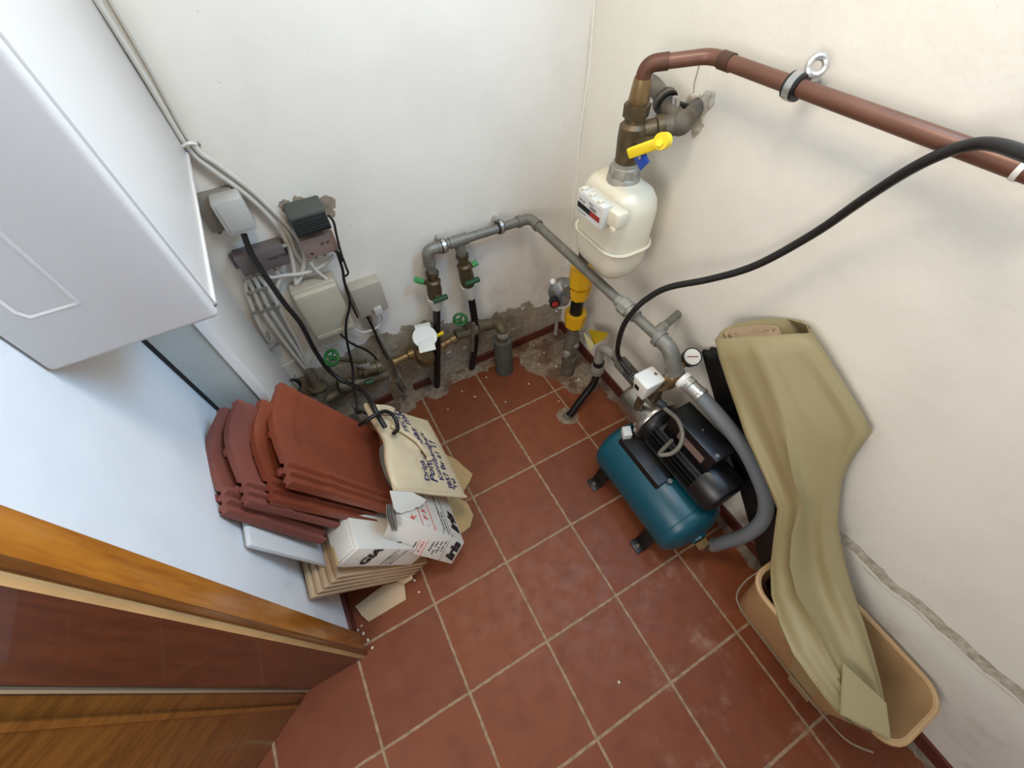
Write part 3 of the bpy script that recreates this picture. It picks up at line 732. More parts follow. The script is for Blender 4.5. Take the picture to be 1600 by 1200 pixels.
t = thing('galvanised_line', 'grey galvanised pipe run along the back wall then slanting across to the pump', 'pipe', Y(835, 345, 1.04))
A0, A1, A2, A3 = Y(676, 428, PY), Y(666, 392, PY), Y(828, 341, PY), None
A3 = X(1048, 545, 2.3)
A3b = V((A3.x, A3.y - .02, A3.z))
cen = MB().pipe([A0, A1, A2, A3], .058, .12, 18); cen.build('pipe', M_galv, t)
def coll(p, q, f0, f1, r, m, nm, seg=18):
    p, q = V(p), V(q); MB().cyl(p.lerp(q, f0), p.lerp(q, f1), r, seg=seg).build(nm, m, t)
# elbows are thicker castings
def elbow(pm, pa, pb, la, lb, r, m, nm='elbow'):
    da = (V(pa) - V(pm)).normalized(); db = (V(pb) - V(pm)).normalized()
    b = MB().pipe([V(pm) + da * la, V(pm), V(pm) + db * lb], r, min(la, lb) * .95, 18)
    b.cyl(V(pm) + da * la * .86, V(pm) + da * (la + .02), r * 1.13, seg=18); b.cyl(V(pm) + db * lb * .86, V(pm) + db * (lb + .02), r * 1.13, seg=18)
    b.build(nm, m, t)
elbow(A1, A0, A2, .18, .18, .072, M_galv)
elbow(A2, A1, A3, .17, .17, .068, M_galv)
tee = Y(716, 376, PY); tdn = Y(722, 400, PY)
b = MB().cyl(tee + (A1 - A2).normalized() * .12, tee - (A1 - A2).normalized() * .12, .072, seg=18); b.cyl(tee, tee.lerp(tdn, .8), .066, seg=18); b.build('tee', M_galv, t)
MB().cyl(tee, tdn, .055, seg=16).build('branch', M_galv, t)
for (u, v) in ((692, 384), (781, 354)):
    c = Y(u, v, PY); d = (A2 - A1).normalized()
    k = thing('pipe_clamp', 'rubber-lined steel clamp on the galvanised pipe, ' + ('beside the left elbow' if u < 700 else 'midway along the back wall'), 'pipe clamp', c, 'clamps on the galvanised pipe')
    MB().cyl(c - d * .035, c + d * .035, .088, seg=24).build('rubber_lining', M_black, k)
    MB().cyl(c - d * .022, c + d * .022, .094, seg=24).build('steel_band', M_zinc, k)
    MB().cyl(c + V((0, .08, .03)), (c.x, BW + .01, c.z + .03), .03, seg=10).build('stud', M_zinc, k)
    MB().box(c + V((-.045, -.02, .08)), c + V((.0, .05, .13)), .008).build('screw_ear', M_zinc, k)
# union with branch anchored in the right wall
un = X(983, 483, 2.3); dd = (A3 - A2).normalized()
pr = A2 + dd * ((un - A2).dot(dd))
b = MB().nut(pr - dd * .07, pr + dd * .05, .10, 8); b.cyl(pr + dd * .05, pr + dd * .16, .078, seg=18); b.cyl(pr - dd * .14, pr - dd * .07, .07, seg=18); b.build('union_nut', M_galvl, t)
q = X(1030, 512, 2.3); pr2 = A2 + dd * ((q - A2).dot(dd)); we = X(1060, 490, RW)
MB().cyl(pr2, pr2.lerp(we, .35), .06, seg=14).build('branch_socket', M_galvl, t)
MB().cyl(pr2.lerp(we, .33), we, .045, seg=14).build('wall_stub', M_galv, t)

# ================================================================== GAS: meter, valve, copper line, house entry
GX, GY = 2.3, -.3
def rrect(cx, cy, hx, hy, r, n=5):
    out = []
    for (sx, sy, a0) in ((1, 1, 0), (-1, 1, PI/2), (-1, -1, PI), (1, -1, 1.5*PI)):
        for k in range(n + 1):
            a = a0 + k / n * PI / 2
            out.append((cx + sx * (hx - r) + r * math.cos(a), cy + sy * (hy - r) + r * math.sin(a)))
    return out
def loft(levels, cx, cy, hx, hy):
    """levels: (z, inset, corner)"""
    b = MB(); rows = []
    for z, ins, r in levels:
        rows.append([V((x, y, z)) for x, y in rrect(cx, cy, hx - ins, hy - ins, r)])
    vs = b.grid(rows, close=True); b.bm.faces.new(vs[0][::-1]); b.bm.faces.new(vs[-1]); return b
t = thing('gas_meter', 'cream enamelled gas meter hanging from the valve near the corner', 'gas meter', (GX, GY, 2.72))
loft([(3.08, .0, .19), (3.45, .0, .19), (3.55, .02, .18), (3.63, .07, .14), (3.67, .15, .09)], GX, GY, .27, .38).build('upper_shell', M_meter, t)
loft([(2.70, .12, .10), (2.72, .07, .14), (2.80, .02, .18), (2.9, .0, .19), (3.08, .0, .19)], GX, GY, .27, .38).build('lower_shell', M_meter, t)
rim = [V((x, y, 3.08)) for x, y in rrect(GX, GY, .285, .395, .2)]
b = MB(); b.tube(rim + [rim[0]], .018, 6, smooth=False); b.build('crimped_rim', M_meter, t)
# register
P = [X(903, 297, 1.86), X(944, 322, 1.86), X(935, 358, 1.86), X(900, 332, 1.86)]
ry0, ry1 = P[1].y, P[0].y; rz0, rz1 = (P[2].z + P[3].z) / 2, (P[0].z + P[1].z) / 2
MB().box((1.93, ry0 - .13, rz0 + .05), (2.06, ry1 + .0, rz1 - .03), .02, 2).build('register_back', M_meter, t)
MB().box((1.86, ry0, rz0), (1.97, ry1, rz1), .015, 2).build('register_housing', M_whitec, t)
MB().box((1.92, ry0 - .12, rz0 + .02), (1.95, ry0 - .05, rz0 + .07), .01).build('seal_eye', M_meter, t)
for k in range(3): MB().box((1.87, ry1 - .07 - k * .13, rz1 - .0), (1.93, ry1 - .03 - k * .13, rz1 + .02), .006).build('top_rib', M_meter, t)
rw = ry1 - ry0
lb = MB().box((1.855, ry0 + .03, rz0 + .02), (1.862, ry1 - .03, rz1 - .02)).build('rating_plate', M_label, t)
MB().box((1.850, ry0 + .17, rz0 + .075), (1.858, ry1 - .03, rz0 + .125)).build('digit_window', M_black, t)
MB().box((1.850, ry0 + .03, rz0 + .075), (1.858, ry0 + .17, rz0 + .125)).build('decimal_window', M_red, t)
text('printed_lines', [('G4 m3', 0, .13, .035), ('00417', .02, .062, .04), ('2009 0.1', .15, .16, .022), ('IIIIIIIIII', .17, .12, .04), ('Qmax 6 m3/h', 0, .02, .022)], M_ink, t, lambda x, y: V((1.8485, ry1 - .05 - x, rz0 + .02 + y)), .0004)
MB().lathe((GX, GY, 3.66), (0, 0, 1), [(0, .16), (.03, .155), (.05, .135), (.13, .135), (.14, .12), (.17, .12)], 28).build('connection_nut', M_galvl, t)
for k in range(8):
    a = k * PI / 4; p = V((GX + .135 * math.cos(a), GY + .135 * math.sin(a), 3.75)); MB().obox(p, V((math.cos(a), math.sin(a), 0)) * .012, V((-math.sin(a), math.cos(a), 0)) * .02, (0, 0, .035), .004).build('nut_lug', M_galvl, t)

t = thing('gas_shutoff_valve', 'old brass gas shut-off valve with yellow lever above the meter', 'valve', (GX, GY, 3.84))
MB().lathe((GX, GY, 3.83), (0, 0, 1), [(0, .105), (.2, .12), (.3, .12), (.33, .09), (.38, .085)], 20).build('valve_body', M_brass, t)
MB().lathe((GX, GY, 4.2), (0, 0, 1), [(0, .11), (.1, .115)], 6).build('hex_nut', M_brass, t)
MB().lathe((GX, GY, 4.3), (0, 0, 1), [(0, .075), (.03, .085), (.18, .07)], 20).build('solder_cup', M_brassb, t)
side = X(1030, 200, 2.5)
MB().lathe((GX, GY, 4.06), side - V((GX, GY, 4.06)), [(0, .09), (.2, .085), (.21, .105), (.27, .105)], 16).build('side_port', M_brass, t)
h0, h1 = X(1033, 222, 2.18), X(983, 240, 2.05)
dd = (h1 - h0).normalized()
b = MB().cyl(h0 + V((.04, .0, 0)), h0 + V((-.03, -.02, .02)), .062, seg=20); b.build('lever_hub', M_yellow, t)
up = V((0, 0, 1)); up = (up - dd * up.dot(dd)).normalized(); sd = dd.cross(up)
MB().obox(h0.lerp(h1, .56), (h1 - h0) * .48, up * .042, sd * .02, .015, 3).build('lever', M_yellow, t)
MB().cyl(h0 + V((-.02, -.01, 0)), h0 + V((-.05, -.03, .02)), .03, seg=6).build('hub_nut', M_yellow, t)
MB().cyl(V((GX, GY, 4.0)), h0, .04, seg=12).build('spindle', M_brass, t)
bt = X(1003, 250, 2.13)
k = MB().obox(bt, (.0, .05, .03), (0, -.035, .05), (.01, 0, 0), .006).build('blue_seal', M_blue, t)
MB().cyl(bt + V((-.012, .015, .02)), bt + V((-.02, .015, .02)), .018, seg=12).build('seal_rivet', M_zinc, k)

t = thing('copper_gas_pipe', 'brown painted copper pipe bending over the valve and running along the right wall', 'pipe', (2.66, -2, 4.6))
q0 = V((GX, GY, 4.42)); 
cp0 = X(1135, 96, 2.66); cp1 = X(1300, 155, 2.66); cp2 = X(1640, 280, 2.66)
zt = cp0.z
q1 = V((GX, GY, zt - .07)); q2 = V((2.66, GY - .3, zt))
MB().pipe([q0, q1, q2, cp0 + (cp2 - cp0) * .02, cp2], .052, .16, 18).build('pipe', M_copper, t)
d0 = (q2 - q1).normalized()
b = MB().pipe([q1 + V((0, 0, -.2)), q1, q1 + d0 * .17], .06, .15, 18); b.build('soldered_elbow', M_copperd, t)
MB().cyl(q2 + V((0, -.10, 0)), q2 + V((0, -.2, .002)), .06, seg=18).build('soldered_sleeve', M_copperd, t)
for (u, v, lab) in ((1242, 135, 'rubber-lined steel clamp with ring ear on the copper gas pipe'),):
    c = X(u, v, 2.66); c = cp0 + (cp2 - cp0).normalized() * ((c - cp0).dot((cp2 - cp0).normalized())); d = (cp2 - cp0).normalized()
    k = thing('pipe_clamp', lab, 'pipe clamp', c)
    MB().cyl(c - d * .045, c + d * .045, .078, seg=24).build('rubber_lining', M_black, k)
    MB().cyl(c - d * .025, c + d * .025, .085, seg=24).build('steel_band', M_zinc, k)
    MB().cyl(c, (RW, c.y, c.z), .028, seg=12).build('stud', M_zinc, k)
    MB().torus(c + V((.07, -.04, .11)), (-.5, -.6, .4), .05, .022, 20, 8).build('ring_ear', M_zinc, k)
c = cp0 + (cp2 - cp0).normalized() * ((X(1588, 275, 2.66) - cp0).dot((cp2 - cp0).normalized()))
tag(MB().cyl(c - (cp2 - cp0).normalized() * .014, c + (cp2 - cp0).normalized() * .014, .057, seg=24).build('tape_band', M_whitep), 'white tape band round the copper pipe at the right edge', 'band')

t = thing('gas_riser', 'dirty grey steel gas pipe behind the meter with ball-shaped elbow at the valve', 'pipe', (2.66, -.28, 2.95))
rt = X(1028, 160, 2.5)
gb = X(1064, 192, 2.62)
MB().pipe([V((2.68, .06, 2.95)), V((2.68, .06, 4.30)), V((2.66, -.08, 4.30)), gb], .07, .08, 16).build('pipe', M_rust, t)
MB().ball(gb, .10).build('elbow', M_rust, t)
MB().cyl(gb, gb.lerp(side, .8), .085, seg=16).build('socket', M_rust, t)
wl_ = V((RW + .02, gb.y + .1, gb.z + .05))
MB().cyl(gb.lerp(wl_, .1), wl_, .07, seg=12).build('wall_stub', M_rust, t)
c = V((2.66, -.12, 4.28)); d = (gb - c).normalized()
k = thing('pipe_clamp', 'dull clamp gripping the grey gas elbow at the broken plaster', 'pipe clamp', c)
MB().cyl(c.lerp(gb, .35) - d * .035, c.lerp(gb, .35) + d * .035, .10, seg=24).build('rubber_lining', M_black, k)
MB().cyl(c.lerp(gb, .35) - d * .018, c.lerp(gb, .35) + d * .018, .107, seg=24).build('steel_band', M_rust, k)
e1 = X(1056, 162, 2.62); e2 = X(1078, 168, 2.8)
MB().obox(e1, (.02, 0, 0), (0, .03, .0), (0, .01, .05), .006).build('ear', M_zinc, k)
MB().tube([e1, e2, V((RW + .01, e2.y - .02, e2.z))], .028, 10).build('stud', M_black, k)
# broken plaster around the pipe entry
pc = X(1092, 172, RW)
b = MB(); rings = []
for r_ in (.02, .35, .7, .9, 1.0, 1.08):
    row = []
    for q in range(48):
        a_ = 2 * PI * q / 48
        rr_ = (.15 + .05 * math.sin(a_ * 3 + 1) + .05 * noise.noise(V((math.cos(a_) * 3, math.sin(a_) * 3, 2)))) * r_
        hh = (.016 if r_ < .95 else .009 if r_ < 1.05 else -.004) + .012 * noise.noise(V((math.cos(a_) * rr_ * 50, math.sin(a_) * rr_ * 50, 5)))
        row.append(pc + V((-hh, math.cos(a_) * rr_ * .8, math.sin(a_) * rr_)))
    rings.append(row)
b.grid(rings, close=True)
o = b.build('trim_4', mat('broken_plaster', (200, 190, 170), .9, var=.8, vscale=60, color2=(150, 140, 122), bump=.7, bscale=120)); o['kind'] = 'structure'

b = MB(); cz = [X(1076, 160, RW - .002), X(1083, 148, RW - .002), X(1085, 130, RW - .002), X(1089, 115, RW - .002), X(1094, 96, RW - .002)]
b.tube(cz, .005, 4, 4); o = b.build('trim_5', mat('crack_line', (120, 112, 98), .9)); o['kind'] = 'structure'

# house entry: riser from the floor, yellow compression nuts, regulator
t = thing('gas_entry', 'gas entry pipe rising from the floor in the corner, with orange-yellow nuts', 'pipe', (2.4, .23, 0))
ex, ey = 2.4, .23
def zpx(x, y, v):
    lo, hi = 0, 5
    for _ in range(40):
        m = (lo + hi) / 2; d_ = RM @ (V((x, y, m)) - CAM)
        if 600 + F * d_.y / d_.z > v: lo = m
        else: hi = m
    return lo
z = lambda v: zpx(ex, ey, v)
MB().lathe((ex, ey, 0), (0, 0, 1), [(0, .115), (z(562), .112), (z(562), .125), (z(556), .125), (z(556), .10), (z(545), .10), (z(545), .12), (z(525), .115), (z(522), .09), (z(512), .09)], 20).build('floor_pipe', M_rust, t)
MB().lathe((ex, ey, z(545)), (-1, -.5, 0), [(0, .06), (.13, .06), (.14, .045), (.17, .045)], 14).build('test_port', M_galvl, t)
MB().lathe((ex, ey, z(535)), (.2, -1, .2), [(0, .06), (.12, .05), (.13, .04)], 14).build('blank_plug', M_galvl, t)
MB().lathe((ex, ey, z(506)), (0, 0, 1), [(0, .15), (z(488) - z(506), .165)], 8).build('lower_nut', M_yellow2, t)
MB().lathe((ex, ey, z(492)), (0, 0, 1), [(0, .105), (.06, .092), (z(455) - z(492), .09)], 20).build('black_body', M_black, t)
MB().lathe((ex, ey, z(462)), (0, 0, 1), [(0, .15), (z(446) - z(462), .165)], 8).build('middle_nut', M_yellow2, t)
MB().lathe((ex, ey, z(446)), (0, 0, 1), [(0, .12), (.03, .12)], 20).build('thread', M_brassb, t)
MB().lathe((ex, ey, z(443)), (0, 0, 1), [(0, .165), (z(418) - z(443), .15)], 8).build('upper_nut', M_yellow2, t)
MB().cyl((ex, ey, z(420)), (ex, ey, 3.2), .07, seg=16).build('upper_pipe', M_rust, t)
rc = Y(882, 458, .30)
r_ = thing('gas_regulator', 'cast grey gas regulator with black cap and red centre in the corner', 'regulator', rc)
MB().lathe(rc + V((.0, .16, .0)), (-.15, -1, .1), [(0, .13), (.05, .18), (.1, .19), (.14, .18), (.2, .12), (.24, .11)], 24).build('diaphragm_housing', M_alu, r_)
MB().cyl(rc, V((ex, ey, rc.z)), .07, seg=14).build('outlet_neck', M_alu, r_)
MB().obox(rc + V((.06, .0, .14)), (.12, 0, .02), (0, .07, 0), (0, 0, .05), .02).build('bracket', M_alu, r_)
c = Y(866, 472, .22); d = V((-.35, -.9, .1)).normalized()
MB().lathe(rc + V((-.02, -.02, -.08)), c - rc + V((.02, .02, .08)), [(0, .10), (.12, .09)], 20).build('spring_barrel', M_alu, r_)
MB().cyl(c + d * -.04, c + d * .05, .07, seg=20).build('black_cap', M_black, r_)
MB().cyl(c + d * .05, c + d * .056, .045, seg=20).build('red_disc', M_red, r_)
MB().ball(Y(864, 440, .26), .04).build('breather', M_whitep, r_)
for (u, v) in ((881, 452), (862, 455), (878, 474)):
    p = Y(u, v, .2); MB().cyl(p, p + V((0, -.03, .01)), .018, seg=6).build('screw', M_brassb, r_)
q = Y(870, 500, .3)
MB().tube([Y(870, 484, .28), q, Y(868, 522, .3)], .028, 10).build('vent_tube', M_galvl, r_)
MB().ball(Y(870, 486, .27), .03, seg=10).build('tube_tip', M_zinc, r_)
# yellow tag on the wall side
t = thing('folded_tag', 'yellow folded plastic tag wedged by the floor pipes in the corner', 'tag', X(930, 530, 2.6))
MB().prism([X(919, 516, 2.62), X(950, 522, 2.62), X(945, 530, 2.58), X(928, 539, 2.5)], (.01, .01, .012)).build('yellow_flap', M_yellow2 if 0 else mat('olive_yellow', (190, 158, 20), .5), t)
MB().prism([X(912, 521, 2.5), X(928, 540, 2.45), X(924, 548, 2.45), X(920, 546, 2.45)], (.01, .01, .012)).build('pale_flap', mat('pale_yellow', (214, 208, 150), .5), t)

# ================================================================== BOOSTER PUMP
PX, PZ = 2.33, 1.22
TX, TZ, TR = 2.1, .56, .44
pump = thing('booster_pump', 'black water pump mounted on a teal steel pressure tank by the right wall', 'water pump', (TX, -2.1, 0))
t = pump
prof = [(0, .02)]
y0 = -1.38; L = 1.62
n = 8
for k in range(n + 1):
    a = k / n * PI / 2; prof.append((.17 * (1 - math.cos(a)), TR * math.sin(a)))
for k in range(n + 1):
    a = PI / 2 - k / n * PI / 2; prof.append((L - .17 * (1 - math.cos(a)), TR * math.sin(a)))
tank = MB().lathe((TX, y0, TZ), (0, -1, 0), prof, 48); tk = tank.build('pressure_tank', M_teal, t)
MB().torus((TX, y0 - .22, TZ), (0, 1, 0), TR - .002, .006, 48, 6).build('weld_seam', M_teal, tk)
MB().torus((TX, y0 - L + .22, TZ), (0, 1, 0), TR - .002, .006, 48, 6).build('weld_seam', M_teal, tk)
MB().lathe((TX, y0 - L + .01, TZ), (0, -1, 0), [(0, .1), (.03, .1)], 20).build('end_flange', M_teal, tk)
for fy in (-1.68, -2.66):
    for sx in (-1, 1):
        a = V((TX + sx * .33, fy, .28)); b_ = V((TX + sx * .42, fy, .012)); c_ = V((TX + sx * .56, fy, .012))
        b = MB().hexa([a + V((0, -.09, 0)), b_ + V((0, -.09, 0)), b_ + V((0, .09, 0)), a + V((0, .09, 0)), a + V((sx * .03, -.09, .02)), b_ + V((sx * .03, -.09, .02)), b_ + V((sx * .03, .09, .02)), a + V((sx * .03, .09, .02))], .004)
        b.hexa([V((b_.x - .01 * sx, fy - .09, 0)), V((c_.x, fy - .09, 0)), V((c_.x, fy + .09, 0)), V((b_.x - .01 * sx, fy + .09, 0)), V((b_.x - .01 * sx, fy - .09, .03)), V((c_.x, fy - .09, .03)), V((c_.x, fy + .09, .03)), V((b_.x - .01 * sx, fy + .09, .03))], .006)
        ft = b.build('foot', M_black, t)
        MB().cyl((TX + sx * .5, fy, .03), (TX + sx * .5, fy, .042), .025, seg=10).build('bolt_hole', M_rust, ft)
# saddle plate
sx0, sx1 = TX - .22, TX + .42
b = MB().box((sx0, -2.35, TZ + TR - .02), (sx1, -1.62, TZ + TR + .03), .008)
b.hexa([V((sx0 - .02, -2.35, TZ + TR - .14)), V((sx0 + .03, -2.35, TZ + TR - .16)), V((sx0 + .03, -1.62, TZ + TR - .16)), V((sx0 - .02, -1.62, TZ + TR - .14)), V((sx0, -2.35, TZ + TR + .02)), V((sx0 + .03, -2.35, TZ + TR + .02)), V((sx0 + .03, -1.62, TZ + TR + .02)), V((sx0, -1.62, TZ + TR + .02))], .004)
b.build('saddle', M_black, t)
bc = Z(1046, 753, TZ + TR + .03); MB().cyl(bc, bc + V((0, 0, .04)), .03, seg=6).build('saddle_bolt', M_zinc, t)
bc = Z(1093, 773, TZ + TR + .05); MB().cyl(bc, bc + V((0, 0, .03)), .02, seg=6).build('saddle_bolt', M_zinc, t)
# motor
MR = .27
MB().lathe((PX, -1.78, PZ), (0, -1, 0), [(0, .27), (.05, .25), (.08, .22), (.78, .22), (.8, .27)], 36).build('motor_shell', M_pump, t)
for k in range(26):
    a = 2*PI*k/26
    if math.sin(a) > .72: continue
    d = V((math.cos(a), 0, math.sin(a))); s_ = V((-math.sin(a), 0, math.cos(a)))
    c = V((PX, -2.2, PZ)) + d * .245
    MB().obox(c, d * .03, s_ * .008, (0, .36, 0)).build('cooling_fin', M_pump, t)
MB().lathe((PX, -2.56, PZ), (0, -1, 0), [(0, .285), (.22, .285), (.29, .26), (.31, .2), (.315, .02)], 40).build('fan_cover', M_pump, t)
for sx in (-1, 1): MB().box((PX + sx * .17 - .04, -2.35, TZ + TR + .02), (PX + sx * .17 + .04, -1.95, PZ - .15), .01).build('motor_foot', M_pump, t)
# terminal box
tz = 1.80
c4 = [Z(1056, 643, tz), Z(1117, 722, tz), Z(1142, 704, tz), Z(1082, 626, tz)]
cx0 = (c4[0].x + c4[1].x) / 2; cx1 = (c4[2].x + c4[3].x) / 2; cy0 = (c4[0].y + c4[3].y) / 2; cy1 = (c4[1].y + c4[2].y) / 2
tb = MB().box((cx0, cy1, PZ + .15), (cx1, cy0, tz - .04), .015).build('terminal_box', M_pump, t)
MB().box((cx0 - .02, cy1 - .02, tz - .05), (cx1 + .02, cy0 + .02, tz), .012, 2).build('terminal_lid', M_pump, tb)
MB().cyl((cx0 + .03, cy1 + .03, tz), (cx0 + .03, cy1 + .03, tz + .015), .022, seg=10).build('lid_screw', M_zinc, tb)
MB().cyl(((cx0 + cx1) / 2, (cy1 + cy0) / 2, tz), ((cx0 + cx1) / 2, (cy1 + cy0) / 2, tz + .006), .01, seg=8).build('lid_screw', M_zinc, tb)
MB().box((cx0 - .007, cy1 + .1, tz - .26), (cx0 + .01, cy0 - .18, tz - .15)).build('rating_plate', mat('rosy_label', (128, 104, 98), .6), tb)
# stainless head
MB().lathe((PX, -1.20, PZ), (0, -1, 0), [(0, .05), (.0, .18), (.03, .225), (.08, .25), (.44, .268), (.45, .31), (.50, .318), (.52, .31), (.53, .28)], 48).build('pump_head', M_steel, t)
MB().lathe((PX, -1.73, PZ), (0, -1, 0), [(0, .26), (.06, .25), (.10, .2)], 36).build('bearing_bracket', M_black, t)
q = Z(977, 681, TZ + TR); 
MB().obox(q + V((0, 0, .08)), (.05, -.02, 0), (.03, .06, 0), (0, 0, .05), .005).build('junction_label', M_label, t)
# outlet: five-way brass fitting, switch, gauge
OX, OY = 2.36, -1.52
MB().lathe((OX, OY, PZ + .2), (0, 0, 1), [(0, .1), (.05, .1), (.06, .07), (.3, .07), (.31, .09), (.40, .09)], 16).build('outlet_neck', M_brass, t)
oc = X(1052, 588, 2.33)
MB().pipe([V((OX, OY, PZ + .5)), oc + V((0, 0, -.12)), oc], .075, .1, 16).build('five_way_fitting', M_brassb, t)
MB().ball(oc, .10).build('fitting_hub', M_brassb, t)
g = V(A3b)
el_end = oc + V((0, 0, .06))
b = MB().pipe([A3 - (A3 - A2).normalized() * .2, A3, el_end], .085, .17, 20); b.cyl(el_end, el_end + (A3 - el_end).normalized() * .05, .10, seg=20); b.cyl(A3 - (A3 - A2).normalized() * .2, A3 - (A3 - A2).normalized() * .14, .10, seg=20)
b.build('outlet_elbow', M_galv, t)
hs = X(1066, 592, 2.34); he = X(1090, 614, 2.36); d = (he - hs).normalized()
MB().cyl(oc, hs, .07, seg=14).build('hose_nipple', M_brassb, t)
MB().lathe(hs, d, [(0, .095), (.05, .095), (.05, .07), (.08, .07)], 24).build('white_gasket_nut', M_whitep, t)
MB().lathe(hs + d * .07, d, [(0, .085), (.05, .09), (.06, .082), (.16, .082), (.17, .09), (.2, .088)], 24).build('hose_ferrule', M_zinc, t)
hp = [he, X(1128, 656, 2.42), X(1162, 700, 2.5), X(1185, 745, 2.54), X(1197, 785, 2.54), X(1190, 815, 2.5), X(1165, 836, 2.42), X(1135, 846, 2.36), X(1114, 852, 2.32)]
MB().tube(hp, .078, 18, 8).build('grey_hose', M_hose, t)
e = hp[-1]; d = (hp[-1] - hp[-2]).normalized()
MB().lathe(e - d * .06, d, [(0, .085), (.05, .085), (.06, .08), (.09, .075)], 22).build('hose_ferrule', M_zinc, t)
MB().pipe([e, e + d * .14, V((TX + .02, y0 - L - .1, .45)), V((TX, y0 - L + .05, TZ))], .045, .08, 14).build('tank_elbow', M_brassb, t)
MB().nut(V((TX, y0 - L - .02, TZ - .01)), V((TX + .01, y0 - L - .10, TZ - .03)), .085).build('tank_nut', M_brassb, t)
gc = Z(1081, 558, 2.12); gd = V((-.25, -.45, 1)).normalized()
MB().lathe(gc - gd * .09, gd, [(0, .08), (.01, .10), (.08, .10), (.09, .105), (.11, .105)], 32).build('gauge_case', M_black, t)
gf = MB().lathe(gc + gd * .018, gd, [(0, .092), (.004, .09)], 32).build('gauge_dial', M_whitep, t)
x_, y_ = perp(gd); MB().obox(gc + gd * .026, x_ * .06, y_ * .005, gd * .002).build('gauge_needle', M_red, gf)
MB().cyl(gc - gd * .08, oc, .03, seg=10).build('gauge_stem', M_brassb, t)
zt_ = 2.05
s4 = [Z(991, 588, zt_), Z(1013, 608, zt_), Z(1043, 592, zt_), Z(1017, 567, zt_)]
bx0 = (s4[0].x + s4[1].x) / 2; bx1 = (s4[2].x + s4[3].x) / 2; by0 = (s4[1].y + s4[2].y) / 2; by1 = (s4[0].y + s4[3].y) / 2
sw = MB().hexa([V((bx0 + .04, by0 + .03, zt_ - .3)), V((bx1 - .06, by0 + .03, zt_ - .22)), V((bx1 - .06, by1 - .03, zt_ - .22)), V((bx0 + .04, by1 - .03, zt_ - .3)), V((bx0, by0, zt_)), V((bx1, by0, zt_)), V((bx1, by1, zt_)), V((bx0, by1, zt_))], .025, 3).build('pressure_switch', M_whitep, t)
lo = V((bx0 + .02, (by0 + by1) / 2 + .03, zt_ - .15))
MB().obox(lo, (.012, 0, .004), (0, .035, .0), (.004, 0, -.035), .01, 2).build('switch_logo', M_black, sw)
text('printed_word', [('CITEC', 0, 0, .05)], M_ink, sw, lambda x, y: V((bx0 + .03 + .04 * .45 - y * .12, by1 - .06 - x, zt_ - .25 + y)), .0008)
MB().box((bx0 + .2, by0 + .1, zt_ - .002), (bx0 + .23, by1 - .1, zt_ + .004)).build('switch_slot', M_rust, sw)
MB().cyl(((bx0 + bx1) / 2, (by0 + by1) / 2, PZ + .2), ((bx0 + bx1) / 2, (by0 + by1) / 2, zt_ - .22), .05, seg=12).build('switch_stem', M_brass, t)
MB().cyl(V((bx1 - .02, by0 + .05, zt_ - .12)), oc + V((0, 0, .0)), .035, seg=10).build('switch_union', M_bronze, t)
cb = MB().tube([Z(1032, 632, 1.8), Z(1042, 641, 1.8), Z(1058, 655, 1.85), Z(1066, 675, 1.85), Z(1063, 695, 1.8), Z(1050, 708, 1.7), Z(1034, 711, 1.65), Z(1031, 708, 1.62), Z(1040, 698, 1.6), Z(1050, 688, 1.58)], .024, 10)
cb.build('motor_cable', mat('grey_flex', (104, 98, 86), .5), t)
MB().lathe(Z(1028, 628, 1.8), (.3, -1, 0), [(0, .045), (.08, .045), (.1, .03)], 12).build('cable_gland', M_dark, t)
# suction side
sp = X(1008, 610, 2.42); s0 = X(958, 553, 2.42); d = (sp - s0).normalized(); LL = (sp - s0).length
MB().lathe(s0, d, [(0, .065), (LL * .2, .065), (LL * .22, .095), (LL * .45, .095), (LL * .47, .085), (LL * .9, .085), (LL, .09)], 20).build('suction_union', mat('dusty_grey_plastic', (92, 90, 80), .7), t)
for k in range(7):
    p = s0 + d * LL * (.5 + k * .055); MB().torus(p, d, .087, .008, 24, 6).build('union_rib', M_dark, t)
MB().cyl(sp, V((PX, -1.25, PZ + .1)), .07, seg=14).build('suction_neck', M_steel, t)
nb = X(934, 572, 2.38)
el = X(940, 541, 2.40)
b = MB().pipe([nb + V((0, 0, .0)), el + V((0, .02, .0)), s0 + d * .04], .068, .14, 18); b.build('suction_elbow', M_zinc if 0 else M_galvl, t)
fl = Z(886, 650, 0)
dn = V((0, 0, -1))
nn = (nb - el).normalized()
MB().lathe(nb - nn * .1, nn, [(0, .085), (.04, .085), (.04, .075), (.08, .075)], 20).build('black_collar', M_black, t)
MB().lathe(nb - nn * .02, nn, [(0, .095), (.03, .10), (.12, .10), (.16, .085)], 24).build('grey_nut', M_galvl, t)
p2 = nb + nn * .12
MB().tube([p2, p2 + nn * .25 + V((-.02, 0, 0)), Z(905, 628, .25), Z(893, 645, .06), fl + V((0, 0, -.02))], .056, 16).build('suction_hose', M_black, t)
MB().lathe(fl + V((0, 0, -.005)), (0, 0, 1), [(0, .075), (.03, .065), (.05, .055)], 16).build('floor_sleeve', M_rust, t)

# black mains cable draped from the copper pipe to the pump
kp = [X(1660, 262, 2.3), X(1600, 240, 2.42), X(1560, 227, 2.5), X(1525, 225, 2.54), X(1480, 237, 2.55), X(1420, 266, 2.56), X(1350, 311, 2.6), X(1270, 366, 2.62), X(1180, 415, 2.55), X(1110, 436, 2.45), X(1045, 449, 2.32), X(1012, 466, 2.24), X(990, 486, 2.16), X(973, 512, 2.14), X(965, 545, 2.26), X(969, 562, 2.33), X(985, 585, 2.34)]
tag(MB().tube(kp, .031, 10, 8).build('mains_cable', M_blackrub), 'long black cable draped from the copper pipe across the right wall to the pump', 'cable')

